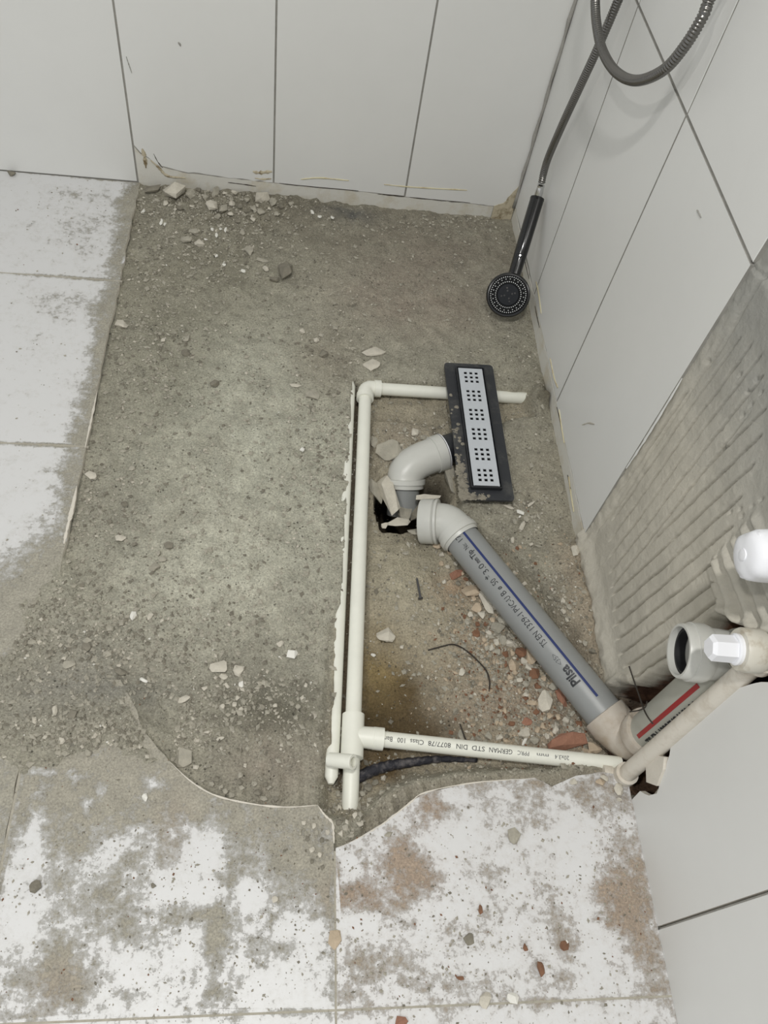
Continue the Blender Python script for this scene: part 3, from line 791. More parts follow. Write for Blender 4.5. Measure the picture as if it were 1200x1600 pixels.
for k, a in enumerate(([(640, 308), (680, 312), (735, 317)], [(590, 303), (610, 305), (632, 307)], [(356, 285), (380, 288), (400, 291)], [(436, 286), (470, 290), (560, 298)], [(240, 240), (246, 252), (254, 262)])):
    smear(bk(*a), .0013, M['crack'], onback, wall_back, 'crack', seed=210 + k, flat=.0008)
def onfloor(a, b, d): return (a, b, .0002 - d)
smear(XY([(265, 1190), (300, 1222), (340, 1244), (400, 1257), (450, 1261), (497, 1258)]), .0016, M['bisque'], onfloor, floor, 'chipped_rim', seed=220, flat=.0006)
smear(XY([(497, 1259), (507, 1273), (519, 1285), (521, 1300), (522, 1318)]), .0020, M['bisque'], onfloor, floor, 'chipped_rim', seed=221, flat=.0006)
smear(XY([(528, 1325), (565, 1307), (600, 1286), (640, 1255), (665, 1238), (740, 1223), (835, 1216)]), .0014, M['bisque'], onfloor, floor, 'chipped_rim', seed=222, flat=.0006)
smear(XY([(120, 760), (116, 780), (110, 806), (104, 830), (100, 850)]), .0035, M['bisque'], onfloor, floor, 'chipped_rim', seed=223, flat=.0008)
smear(XY([(152, 610), (146, 640), (140, 668), (133, 700)]), .0025, M['bisque'], onfloor, floor, 'chipped_rim', seed=224, flat=.0008)
# white chipped lip of the tile by the adhesive patch
smear([(-.9152, .42), (-.9165, .35), (-.9165, .28), (-.9150, .22)], .0035, M['wtile'], onright, wall_right, 'chipped_tile_lip', seed=14, flat=.001)
# leftover shard of tile standing behind the pipe foot
ceiling = obj('ceiling', *box(-2.6, .12, -3.2, .1, 2.40, 2.45), M['wtile'])
tag(ceiling, 'white ceiling with two small downlights', 'ceiling', kind='structure')

# ------------------------------------------------------------------ supply pipes (welded run: one thing)
sup = empty('water_supply_pipe', tuple(MAIN_A))
tag(sup, 'ivory plastic water pipe run with elbow and tee framing the dug-out pit', 'pipe')
R0, RF = .0122, .0168
zc = -.021
pA = Z(571, 606, zc); pB = Z(551, 1150, zc); pE = Z(546, 1284, zc - .022); pR = Z(846, 624, zc - .012); pW = Z(981, 1196, zc + .004)
def unit(v): return v / np.linalg.norm(v)
dA = unit(pB - pA); dR = unit(pR - pA)
def part(name, vf, m, par=sup, ang=35): return local(sharp(obj(name, *vf, m), ang), par)
part('pipe', tube([pA + dA * .02, pB - dA * .02], R0, 28), M['ppr'])
part('pipe', tube([pA + dR * .02, pR - dR * .03, pR - dR * .012, pR], [R0, R0, R0 * .75, R0 * .3], 28), M['ppr'])
# elbow fitting: two collars and a bent body
def elbow(a, d0, d1, r, rs, leg, sleg, bend, n=12):
    """a = corner point, d0/d1 = directions of both mouths"""
    t = bend; p0 = a + d0 * t; p1 = a + d1 * t
    body = [p0 * (1 - q) ** 2 + 2 * a * q * (1 - q) + p1 * q * q for q in np.linspace(0, 1, n)]
    pth = [a + d0 * (t + leg + sleg), a + d0 * (t + leg + sleg * .02), a + d0 * (t + leg)] + body + [a + d1 * (t + leg), a + d1 * (t + leg + sleg * .02), a + d1 * (t + leg + sleg)]
    return pth, [rs, rs, r] + [r] * n + [r, rs, rs]
pth, rr = elbow(pA, dA, dR, .0150, RF, .003, .013, .014)
part('elbow_fitting', tube(pth, rr, 28), M['ppr'])
# tee fitting
dE = unit(pE - pB); dW = unit(pW - (pB + np.array([.0, 0, 0])))
part('tee_fitting', join([lathe(pB - dA * .033, dA, [(0, R0), (.0005, RF), (.066, RF), (.0665, R0)], 28, (True, True)),
                          lathe(pB, dW, [(0, RF * .9), (.030, RF * .97), (.0305, RF), (.046, RF), (.0465, R0)], 28, (False, True))]), M['ppr'])
part('pipe', tube([pB + dE * .02, pE - dE * .03, pE], [R0, R0, R0 * .9], 28), M['ppr'])
pw = part('pipe', tube([pB + dW * .03, pW - dW * .012], R0 * .98, 28), M['ppr'])
# elbow at the wall and riser up the chase
RX, RY = -.004, -1.317
pC = np.array([RX, RY, zc + .004]); dC = unit(pB - pC); up_ = np.array([0, 0, 1.])
pth, rr = elbow(pC, dC, up_, .0150, RF, .002, .014, .013)
part('elbow_fitting', tube(pth, rr, 28), M['ppr_dusty'])
pT = np.array([.003, -1.302, .410])
part('riser_pipe', tube([pC + up_ * .02, pT - up_ * .01], R0 * 1.03, 28), M['ppr_dusty'])
out = np.array([-1., .06, .0]); out = unit(out)
pth, rr = elbow(pT, -up_, out, .0165, .0185, .002, .012, .012)
part('elbow_fitting', tube(pth, rr, 28), M['ppr_dusty'])
part('threaded_socket', lathe(pT + out * .008, out, [(0, .018), (.0005, .0225), (.003, .0240), (.024, .0240), (.027, .0225), (.0275, .012)], 28, (True, True)), M['brass'])
# white plug with a six-sided grip
V, Fc = lathe(pT + out * .034, out, [(0, .0165), (.006, .0165), (.0065, .0148), (.030, .0144), (.034, .011)], 6, (True, True))
pl_ = part('plug', (V, Fc), M['whitep'], ang=20); tag(pl_, 'white plastic plug with flat sides')
part('plug_collar', lathe(pT + out * .033, out, [(0, .0170), (.006, .0172), (.0075, .0155)], 28, (True, True)), M['whitep'])


# lettering bent round a pipe
def text_on(body, size, start, along, nrm, rad, m, parent, name='lettering', bold=0., width=None):
    cu = bpy.data.curves.new('t', 'FONT'); cu.body = body; cu.size = size; cu.resolution_u = 2; cu.offset = bold
    o = bpy.data.objects.new('t', cu); COL.objects.link(o)
    dg = bpy.context.evaluated_depsgraph_get(); me = bpy.data.meshes.new_from_object(o.evaluated_get(dg))
    bpy.data.objects.remove(o); bpy.data.curves.remove(cu)
    if width:
        xs_ = [v.co.x for v in me.vertices]; f_ = width / (max(xs_) - min(xs_)); o_ = min(xs_)
        for v in me.vertices: v.co.x = (v.co.x - o_) * f_
    a = unit(np.array(along)); n = np.array(nrm, float); n = unit(n - a * (n @ a)); u = np.cross(n, a)
    bm = bmesh.new(); bm.from_mesh(me)
    yy_ = [v.co.y for v in bm.verts]; k_ = min(yy_)
    while k_ < max(yy_):
        bmesh.ops.bisect_plane(bm, geom=bm.verts[:] + bm.edges[:] + bm.faces[:], plane_co=(0, k_, 0), plane_no=(0, 1, 0)); k_ += size * .09
    for v in bm.verts:
        th = (v.co.y - size * .33) / rad
        p = np.array(start) + a * v.co.x + (n * math.cos(th) + u * math.sin(th)) * (rad + .0005); v.co = p
    bm.to_mesh(me); bm.free(); me.materials.clear(); me.materials.append(m)
    o = bpy.data.objects.new(name, me); COL.objects.link(o); local(o, parent); return o


view = lambda p: unit(CAM - np.array(p))
L_ = np.linalg.norm(pW - pB)
def tq(u, v): return float((Z(u, v, -.009) - pB) @ dW)
for txt, a_, b_, sz, mm in (('20x3.4', (888, 1181), (866, 1178), .0085, 'inkg'), ('mm', (856, 1176), (838, 1175), .0075, 'inkg'), ('PPRC', (826, 1178), (808, 1176), .0085, 'inkg'), ('GERMAN', (800, 1175), (764, 1170), .0098, 'ink'), ('STD', (757, 1170), (737, 1167), .0098, 'ink'), ('DIN', (730, 1166), (713, 1164), .0098, 'ink'),
                         ('8077/78', (704, 1163), (669, 1159), .0098, 'ink'), ('Class', (662, 1159), (641, 1156), .0098, 'ink'), ('100', (633, 1156), (621, 1154), .0098, 'ink'), ('Bar', (613, 1154), (601, 1152), .0098, 'ink'), ('CE', (593, 1152), (581, 1150), .0115, 'ink')):
    sp = pB + dW * tq(*a_); text_on(txt, sz, sp, -dW, view(sp) + np.array([0, .12, 0]), R0 * .98, M[mm], sup, width=abs(tq(*a_) - tq(*b_)))

# half-buried second pipe
d_ = unit(STRIP_B - STRIP_A)
bur = obj('buried_pipe', *tube([STRIP_A - d_ * .01, STRIP_A + d_ * .015, STRIP_B - d_ * .06, STRIP_B - d_ * .01, STRIP_B + d_ * .0], [.003, .0095, .0105, .0095, .004], 20), M['ppr'])
tag(sharp(bur, 60), 'white plastic pipe half buried in the screed edge left of the trench', 'pipe')
# loose short sleeve lying across it
sA, sB = Z(515, 1187, .002), Z(547, 1180, .004)
sl = empty('pipe_offcut', tuple(sA)); tag(sl, 'short ivory pipe offcut with an open end below the tee', 'pipe offcut')
dS = unit(sB - sA); dS = unit(dS + np.array([-.05, -.50, .62]))
part('sleeve', lathe(sA, dS, [(0, .0085), (.0006, .0102), (.040, .0108), (.0405, .0104), (.0405, .0070), (.016, .0070)], 24, (True, False)), M['ppr'], sl)
part('bore', lathe(sA, dS, [(.028, .0001), (.0282, .0070)], 20), mat('yellowed_bore', srgb(196, 192, 120), .5), sl)
# dusty black sleeve coming out from under the pipe
bp_ = [Z(552, 1219, -.040), Z(580, 1205, -.036), Z(610, 1196, -.035), Z(650, 1190, -.036), Z(690, 1186, -.040), Z(745, 1188, -.046)]
cp = resample(bp_, 8)
tag(obj('black_cable_sleeve', *tube(cp, [.0085 - .0055 * (k / (len(cp) - 1)) ** 2 + .0007 * math.sin(k * 2.1) for k in range(len(cp))], 14), M['tape'], None, True), 'dusty black flexible sleeve running into the mortar below the supply pipe', 'cable')

# ------------------------------------------------------------------ waste pipes
RP, RS = .0305, .0365
w0 = Z(722, 842, -.006); w1 = Z(951, 1124, -.012)
dP = unit(w1 - w0)
wp = empty('waste_pipe', tuple(w0)); tag(wp, 'long grey plastic waste pipe with a blue stripe and printed lettering', 'pipe')
def wpart(par): return lambda name, vf, m, ang=35: local(sharp(obj(name, *vf, m), ang), par)
q = wpart(wp)
q('pipe', tube([w0 - dP * .01, w1 + dP * .01], RP, 48), M['pvc'])


def stripe(p0, d, l0, l1, nrm, rad, w_, m, par, name='stripe', n=14):
    a = d; n0 = unit(nrm - a * (nrm @ a)); u = np.cross(n0, a); V, Fc = [], []
    for i in range(n + 1):
        for s in (-1, -.33, .33, 1):
            th = s * w_ / 2 / rad; V.append(p0 + a * (l0 + (l1 - l0) * i / n) + (n0 * math.cos(th) + u * math.sin(th)) * (rad + .0004))
    for i in range(n):
        for k in range(3): Fc.append((i * 4 + k, i * 4 + k + 1, i * 4 + k + 5, i * 4 + k + 4))
    return local(fix(obj(name, V, Fc, m, None, True)), par)


LP = np.linalg.norm(w1 - w0)
nv_ = view((w0 + w1) / 2); side = np.cross(nv_, dP); side = unit(side)
if side @ np.array([1, 0, 0]) < 0: side = -side          # towards the right-hand wall
stripe(w0, dP, .0, LP - .035, nv_ + side * .30, RP, .0042, M['blue'], wp)
nt_ = nv_ - side * .12
def tw(u, v): return float((Z(u, v, .018) - w0) @ dP)
for txt, a_, b_, sz, mm, bo in (('Pilsa', (905, 1066), (882, 1040), .0215, 'ink', .0007), ('<35>', (879, 1036), (866, 1020), .0115, 'inkg', 0), ('TS', (856, 1006), (848, 999), .0150, 'ink', 0), ('EN', (847, 995), (838, 986), .0150, 'ink', 0),
                              ('1329-1', (835, 980), (814, 957), .0150, 'ink', 0), ('PVC-U', (810, 953), (793, 931), .0150, 'ink', 0), ('B', (791, 927), (787, 923), .0150, 'ink', 0), ('\u00f8', (785, 919), (781, 916), .0135, 'ink', .0002),
                              ('50', (778, 911), (771, 904), .0150, 'ink', 0), ('*', (769, 900), (765, 896), .022, 'ink', .0004), ('3.0', (764, 893), (752, 881), .0150, 'ink', 0), ('mm', (751, 878), (745, 871), .0110, 'ink', .0003), ('Tip', (744, 870), (735, 860), .0135, 'ink', .0003),
                              ('No:', (733, 856), (726, 849), .0125, 'ink', 0), ('17', (722, 844), (715, 837), .0140, 'ink', 0)):
    text_on(txt, sz, w0 + dP * tw(*a_), -dP, nt_, RP, M[mm], wp, bold=bo, width=abs(tw(*a_) - tw(*b_)))

# elbow pushed onto the upper end of that pipe (45 degrees, then a wide mouth)
e2 = empty('pipe_bend', tuple(w0)); tag(e2, 'pale grey pipe bend with an open wide mouth at the hole, on the striped pipe', 'pipe bend')
q = wpart(e2)
c2 = w0 - dP * .040
dm = unit(Z(655, 812, -.016) - c2); dm = unit(dm + np.array([0, 0, -.10]))
pts = [w0 + dP * .002, w0 - dP * .004, w0 - dP * .0045, w0 - dP * .014, w0 - dP * .0145, w0 - dP * .022, w0 - dP * .0225]
rad = [RP + .002, RP + .0035, RS, RS, RS - .002, RS - .002, RP + .0025]
b0 = w0 - dP * .024; b1 = c2 + dm * .016
pts += [b0 * (1 - t) ** 2 + 2 * c2 * t * (1 - t) + b1 * t * t for t in np.linspace(.05, 1, 10)]; rad += [RP + .0022] * 10
m0 = b1
pts += [m0 + dm * .001, m0 + dm * .0015, m0 + dm * .006, m0 + dm * .0065]; rad += [RP + .003, RS + .0035, RS + .0035, RS]
q('bend_body', tube(pts, rad, 40, False), M['pvcl'])
q('mouth', lathe(m0 + dm * .006, dm, [(0, RS - .001), (.004, RS + .003), (.024, RS + .003), (.027, RS + .001), (.027, RS - .003), (.002, RS - .004)], 40), M['pvcl'])

# drain elbow: from the drain spigot round and down into the hole
pD = Z(692, 706, -.028); dD = unit(Z(655, 718, -.033) - Z(706, 702, -.028))
e1 = empty('drain_elbow', tuple(pD)); tag(e1, 'pale grey right-angle pipe elbow joining the black drain outlet', 'pipe elbow')
q = wpart(e1)
cc = Z(632, 727, -.035)
dD = unit(cc - pD)
dn = unit(np.array([.02, -.74, -.68]))
pts = [pD, pD + dD * .002, pD + dD * .020, pD + dD * .0205]; rad = [RP + .0025, RS - .001, RS - .001, RP + .003]
b0 = pD + dD * .024; b1 = cc + dn * .024
pts += [b0 * (1 - t) ** 2 + 2 * cc * t * (1 - t) + b1 * t * t for t in np.linspace(.02, 1, 14)]; rad += [RP + .0025] * 14
pts += [b1 + dn * .0008, b1 + dn * .0012, b1 + dn * .010, b1 + dn * .0105, b1 + dn * .018, b1 + dn * .019]; rad += [RP + .003, RS + .0035, RS + .0035, RS + .0005, RS + .0005, RP]
q('elbow_body', tube(pts, rad, 40), M['pvcl'])
q('seal_ring', lathe(pD, dD, [(-.0008, RP - .002), (-.0012, RS - .001), (.0008, RS - .0005)], 40), M['whitep'])
tail = obj('pipe_stub', *tube([b1 + dn * .012, b1 + dn * .07], RP - .001, 32), M['pvc'])
tag(sharp(tail), 'short grey pipe stub dropping from the drain elbow into the hole', 'pipe')

# bend at the wall foot
RXC, RYC = .026, -1.268
e3 = empty('wall_bend', (RXC, RYC, -.012)); tag(e3, 'dusty pale grey pipe bend where the striped pipe meets the wall', 'pipe bend')
q = wpart(e3)
c3 = np.array([RXC, RYC, -.016])
ba = w1 + dP * .004; bb = c3 + up_ * .048
pts = [w1 - dP * .012, w1 - dP * .011, w1 + dP * .012, w1 + dP * .0125]; rad = [RP + .001, RS - .001, RS - .001, RP + .004]
ba = w1 + dP * .014
pts += [ba * (1 - t) ** 2 + 2 * c3 * t * (1 - t) + bb * t * t for t in np.linspace(.03, 1, 12)]; rad += [RP + .0032] * 12
pts += [bb + up_ * .0006, bb + up_ * .001, bb + up_ * .018, bb + up_ * .022, bb + up_ * .0221]; rad += [RP + .0034, RS + .001, RS + .0015, RS, RP]
q('bend_body', tube(pts, rad, 40), M['pvcd'])

# riser with the red stripe and the open socket
rs_ = empty('waste_riser', (RXC, RYC, .0)); tag(rs_, 'upright grey waste pipe with a red stripe and open side socket in the wall', 'pipe')
q = wpart(rs_)
q('pipe', tube([np.array([RXC, RYC, .03]), np.array([RXC, RYC, .335])], RP, 48), M['pvcr'])
nr = view((RXC, RYC, .15)); sd = np.array([0, -1., 0])
stripe(np.array([RXC, RYC, 0.]), up_, .066, .262, nr - sd * .10, RP, .0062, M['red'], rs_)
for txt, z0, sz in (('TS EN 1329', .075, .0150), ('PVC-U 50x3.0', .150, .0140)):
    text_on(txt, sz, np.array([RXC, RYC, z0]), up_, nr + sd * .30, RP, M['ink'], rs_, bold=.0007)
so = np.array([RXC - .007, RYC + .004, .312]); ds = unit(np.array([-1., .10, .0]))
q('socket', lathe(so, ds, [(-.02, RP), (.030, RP + .001), (.0305, RP + .003), (.036, RS - .001), (.052, RS - .001), (.0525, RS - .003), (.062, RS - .0035), (.064, RS - .0045), (.064, RS - .0075), (.020, RS - .0085), (.002, RS - .011)], 44), M['pvcl'])
g_ = q('gasket', lathe(so, ds, [(.056, RS - .0078), (.0562, RS - .0115), (.044, RS - .012), (.042, RS - .008)], 44), M['rubber']); tag(g_, 'black rubber sealing ring')
# thin wire hooked over the riser
wr = resample([X(983, 1041, -.012), X(990, 1062, -.010), X(998, 1085, -.014), X(1006, 1108, -.024), X(1012, 1120, -.026), X(1020, 1131, -.022)], 6)
tag(obj('binding_wire', *tube(wr, .0011, 6), M['wire'], None, True), 'thin dark binding wire hanging over the red-striped pipe', 'wire')
wr = resample([X(984, 1112, -.005), X(998, 1110, -.016), X(1008, 1105, -.024), X(1011, 1096, -.020)], 6)
tag(obj('binding_wire', *tube(wr, .0010, 6), M['wire'], None, True), 'short bent wire end at the collar of the red-striped pipe', 'wire')

# white valve handle sticking out of the wall
vh = empty('valve_handle', (-.02, -1.245, .53)); tag(vh, 'white plastic valve handle jutting from the adhesive wall at right edge', 'valve')
q = wpart(vh)
vo_ = np.array([0., -1.253, .523]); dv = unit(np.array([-1., .04, .0]))
a1 = np.array([0, 1., .0]); a2 = np.cross(dv, a1)
V, Fc = [], []; sgn = 40
for t, r in [(.012, .020), (.016, .024), (.030, .0275), (.050, .0290), (.060, .0280), (.066, .0245), (.069, .018), (.070, .008)]:
    for k in range(sgn):
        th = 2 * math.pi * k / sgn; lob = 1 - .16 * smooth(.030, .045, t) * max(0, math.cos(2 * th + .7)) ** 2
        V.append(vo_ + dv * t + (a1 * math.cos(th) + a2 * math.sin(th)) * r * lob)
for i in range(7):
    for k in range(sgn): Fc.append((i * sgn + k, i * sgn + (k + 1) % sgn, (i + 1) * sgn + (k + 1) % sgn, (i + 1) * sgn + k))
Fc.append(tuple(range(7 * sgn, 8 * sgn)))
q('handle_cap', (V, Fc), M['whitep'], 50)
for t in (2.0, 5.1): q('grip_rib', lathe(vo_ + a1 * .021 * math.cos(t) + a2 * .021 * math.sin(t) + dv * .022, dv, [(0, .005), (.036, .0075), (.042, .006), (.044, .002)], 14, (True, True)), M['whitep'])
q('screw_cover', lathe(vo_ + dv * .0695, dv, [(0, .0065), (.0015, .006), (.002, .003)], 20, (False, True)), M['whitep'])
q('stem', lathe(vo_ + dv * -.03, dv, [(0, .012), (.046, .012)], 20, (True, True)), M['chrome'])

# ------------------------------------------------------------------ linear drain
dc = np.array([Z(p[0], p[1], .010) for p in [(693, 567), (769, 571), (805, 783), (720, 779)]])
cD = dc.mean(0); yaw = math.atan2((dc[3] - dc[0])[0], -(dc[3] - dc[0])[1])
dr = empty('linear_drain', (cD[0], cD[1], 0)); dr.rotation_euler.z = yaw * .5
tag(dr, 'black linear floor drain with a steel grate of square holes', 'drain')
W2, H2 = .0492, .1645


def rrect(w_, h_, r_, n=5):
    o_ = []
    for cx, cy, a in ((w_ - r_, h_ - r_, 0), (-w_ + r_, h_ - r_, 90), (-w_ + r_, -h_ + r_, 180), (w_ - r_, -h_ + r_, 270)):
        for k in range(n + 1):
            t = math.radians(a + 90 * k / n); o_.append((cx + r_ * math.cos(t), cy + r_ * math.sin(t)))
    return o_


def ringprism(out_, inn, z0, z1):
    n = len(out_); V = [(*p, z1) for p in out_] + [(*p, z1) for p in inn] + [(*p, z0) for p in out_] + [(*p, z0) for p in inn]; Fc = []
    for k in range(n):
        j = (k + 1) % n
        Fc += [(k, j, n + j, n + k), (2 * n + k, 3 * n + k, 3 * n + j, 2 * n + j), (k, 2 * n + k, 2 * n + j, j), (n + k, n + j, 3 * n + j, 3 * n + k)]
    return V, Fc


wi, hi = .0290, .1465
oy = .003
inn = [(x, y + oy) for x, y in rrect(wi - .0025, hi - .0025, .002)]
fl = sharp(obj('flange', *ringprism(rrect(W2, H2, .007), inn, .006, .0105), M['blackp'], dr))
sharp(obj('frame_rim', *ringprism([(x, y + oy) for x, y in rrect(wi, hi, .003)], inn, .0100, .0185), M['blackp2'], dr))
sharp(obj('channel', *join([ringprism([(x, y + oy) for x, y in rrect(wi - .001, hi - .001, .003)], inn, -.004, .008), box(-wi + .001, wi - .001, -.10, .07, -.062, -.0045), box(-wi + .001, wi - .001, -hi + oy + .001, hi + oy - .001, -.0044, -.0035)]), M['blackp2'], dr))
# steel grate, 6 groups of 3 x 3 square holes
gw, gh, hs, hp = .0240, .1420, .0058, .0108
gcy = oy + .0005
xs = [-gw]; 
for k in (-1, 0, 1): xs += [k * hp - hs / 2, k * hp + hs / 2]
xs.append(gw)
ys = [-gh]
cent = [(-.1185 + k * .0474) for k in range(6)]
for cy in cent:
    for k in (-1, 0, 1): ys += [cy + k * hp - hs / 2, cy + k * hp + hs / 2]
ys.append(gh)
V, Fc, idx = [], [], {}
def gvv(i, j, t):
    if (i, j, t) not in idx: idx[(i, j, t)] = len(V); V.append((xs[i], ys[j] + gcy, .0172 if t else .0157))
    return idx[(i, j, t)]
solid = lambda i, j: 0 <= i < len(xs) - 1 and 0 <= j < len(ys) - 1 and not (i % 2 == 1 and j % 2 == 1)
for i in range(len(xs) - 1):
    for j in range(len(ys) - 1):
        if not solid(i, j): continue
        Fc.append((gvv(i, j, 1), gvv(i + 1, j, 1), gvv(i + 1, j + 1, 1), gvv(i, j + 1, 1)))
        Fc.append((gvv(i, j, 0), gvv(i, j + 1, 0), gvv(i + 1, j + 1, 0), gvv(i + 1, j, 0)))
        for (di, dj, a, b) in ((-1, 0, (i, j + 1), (i, j)), (1, 0, (i + 1, j), (i + 1, j + 1)), (0, -1, (i, j), (i + 1, j)), (0, 1, (i + 1, j + 1), (i, j + 1))):
            if not solid(i + di, j + dj): Fc.append((gvv(*a, 1), gvv(*a, 0), gvv(*b, 0), gvv(*b, 1)))
gt = obj('grate', V, Fc, M['grate'], dr); tag(gt, 'brushed steel grate with six groups of square holes')
ob = obj('lift_slot', *box(-.0225, .021, -gh - .001, -gh + .0035, .0166, .0176), M['blackp2'], dr)
# mortar crust stuck on the lower corner of the flange
r_ = random.Random(4)
def crust(name, x0, x1, y0, y1, n, seed):
    rr_ = random.Random(seed); V, Fc = [], []
    for _ in range(n):
        cx, cy = rr_.triangular(x0, x1, x0), rr_.triangular(y0, y1, y0); s = rr_.uniform(.0012, .004)
        k0 = len(V); m_ = 7
        V.append((cx, cy, .0106 + s * .25))
        for k in range(m_):
            t = 2 * math.pi * k / m_; V.append((cx + s * 1.3 * math.cos(t) * rr_.uniform(.7, 1.2), cy + s * 1.3 * math.sin(t) * rr_.uniform(.7, 1.2), .0103))
        for k in range(m_): Fc.append((k0, k0 + 1 + k, k0 + 1 + (k + 1) % m_))
    o = obj(name, V, Fc, M['dustcrust'], dr); o['kind'] = 'stuff'; return o
crust('mortar_crust', -.0485, -.031, -.162, -.060, 190, 1)
crust('mortar_crust', -.0485, .005, -.163, -.1475, 120, 2)
crust('mortar_crust', -.048, -.031, -.10, .14, 18, 3)
# outlet spigot towards the elbow
sp0 = np.array(pD) - dD * .085
q = obj('outlet_spigot', *lathe(pD - dD * .075, dD, [(0, RP - .001), (.085, RP - .001)], 40, (True, True)), M['blackp2'])
local(sharp(q), dr); q.matrix_parent_inverse = (Matrix.Translation(dr.location) @ Matrix.Rotation(dr.rotation_euler.z, 4, 'Z')).inverted()

# ------------------------------------------------------------------ hand shower and hose
hb_ = Z(794, 461, .045)
nf = unit(view(hb_) + np.array([0.0, .05, .08]))
hs_top = X(846, 287, -.019)
hnd0 = X(839, 312, -.019)
hs = empty('hand_shower', tuple(hb_)); tag(hs, 'black round hand shower leaning on the tiled corner, head on the floor', 'shower head')
q = wpart(hs)
RH = .0455
q('head', lathe(hb_, nf, [(-.017, .010), (-.016, .026), (-.010, .040), (-.004, RH), (.003, RH), (.0055, RH - .002), (.006, RH - .0045)], 56, (True, True)), M['gloss'])
q('spray_face', lathe(hb_, nf, [(.0058, RH - .005), (.0070, RH - .0065), (.0072, .001)], 48, (False, True)), M['face'])
q('spray_center', lathe(hb_, nf, [(.0070, .0225), (.0084, .0215), (.0086, .001)], 40, (False, True)), M['faced'])
fa = unit(np.cross(nf, np.array([0, 0, 1.]))); fb = np.cross(nf, fa)
nz_ = []
for rr_, cnt in ((.0262, 38), (.0318, 46), (.0362, 52)):
    for k in range(cnt):
        if rr_ == .0318 and k % 2: continue
        t = 2 * math.pi * k / cnt; p = hb_ + nf * .0068 + (fa * math.cos(t) + fb * math.sin(t)) * rr_
        nz_.append(lathe(p, nf, [(0, .00115), (.0014, .0010)], 6, (False, True)))
nzo = q('nozzles', join(nz_), M['nozzle']); nzo['kind'] = 'stuff'
nz_ = []
for k in range(4):
    t = k * math.pi / 2 + .5
    for rr_ in (.008, .014): nz_.append(lathe(hb_ + nf * .0084 + (fa * math.cos(t) + fb * math.sin(t)) * rr_, nf, [(0, .0022), (.0008, .002)], 8, (False, True)))
q('centre_jets', join(nz_), M['gloss'])
hdir = unit(hnd0 - hb_)
neck = hb_ + hdir * (RH - .010) - nf * .006
hp_ = [hb_ + hdir * .018 - nf * .008, neck, hb_ + hdir * .075 - nf * .006, hb_ * .45 + hnd0 * .55 - nf * .003, hnd0 - hdir * .004, hnd0 - hdir * .0005, hnd0]
cv = resample(hp_, 6); rv = np.interp(np.linspace(0, 1, len(cv)), [0, .17, .33, .6, .97, .99, 1], [.0130, .0128, .0135, .0143, .0150, .0142, .0125])
q('handle', tube(cv, rv, 32), M['gloss'])
pb = hb_ + hdir * .083 + nf * .0055
q('button', lathe(pb, nf, [(0, .0075), (.0015, .007), (.0028, .0045), (.0032, .001)], 24, (False, True)), M['gloss'])
q('button_tip', lathe(pb, nf, [(.0028, .0028), (.0042, .0018)], 14, (False, True)), M['chrome'])
du = unit(hs_top - hnd0)
q('connector', lathe(hnd0 - du * .002, du, [(0, .0088), (.004, .0090), (.022, .0082), (.030, .0070), (.0305, .0078), (.034, .0076), (.035, .005)], 28, (True, True)), M['chrome'])

hose_pts = [hs_top + du * .002, X(850, 268, -.020), X(858, 243, -.023), X(880, 192, -.030), X(905, 138, -.032), X(930, 84, -.032), X(950, 38, -.030), X(966, 0, -.028)]
last = hose_pts[-1]; dl = unit(hose_pts[-1] - hose_pts[-2])
topz = 1.02
lp = [X(930, -6, -.062), X(932, 36, -.062), X(941, 78, -.060), X(962, 112, -.058), X(994, 126, -.054), X(1036, 110, -.047), X(1070, 72, -.040), X(1098, 26, -.034), X(1112, -8, -.030)]
hose_pts += [X(984, -44, -.028), X(998, -90, -.030), X(1004, -140, -.036), X(990, -168, -.046), X(962, -150, -.056), X(942, -95, -.060), X(933, -45, -.062)]
pk = X(992, -165, -.03)
hose_pts += lp
er = lp[-1]; hose_pts += [er + np.array([.004, -.012, .08]), np.array([-.030, er[1] - .02, er[2] + .15])]
cv = resample(hose_pts, 14)
# even spacing, one ring of the spiral each 3.2 mm
cva = np.array(cv); sl_ = np.concatenate([[0], np.cumsum(np.linalg.norm(np.diff(cva, axis=0), axis=1))])
tot = sl_[-1]; st = .0042 / 4; ts = np.arange(0, tot, st)
cva = np.stack([np.interp(ts, sl_, cva[:, k]) for k in range(3)], 1)
rad = .0064 + .0011 * np.array([0, 1, 1, .0])[np.arange(len(ts)) % 4]
hose = empty('shower_hose', tuple(hs_top)); tag(hose, 'ribbed steel shower hose hanging in a loop over the right wall', 'hose')
q = wpart(hose)
ho = obj('flexible_tube', *tube(cva, rad, 14), M['hose'], None, True); local(ho, hose)
end = cva[-1]
q('wall_nut', join([lathe(end - up_ * .004, up_, [(0, .008), (.003, .0105), (.016, .0105), (.018, .009)], 20, (True, True)), lathe(end + up_ * .024 + np.array([.004, 0, 0]), (1, 0, 0), [(-.014, .011), (.027, .011), (.0272, .026), (.030, .027)], 24, (True, True))]), M['chrome'])
hk = empty('hose_hook', (0, pk[1], pk[2] - .008)); tag(hk, 'small chrome wall hook above the frame that carries the hose', 'hook')
q = wpart(hk)
hk0 = np.array([0, pk[1], pk[2] - .016])
q('arm', tube(resample([hk0, hk0 + np.array([-.03, 0, 0]), hk0 + np.array([-.06, 0, .0]), hk0 + np.array([-.072, 0, .018])], 5), .0055, 14), M['chrome'])
q('rose', lathe(hk0, (-1, 0, 0), [(0, .019), (.004, .019), (.006, .015)], 24, (False, True)), M['chrome'])

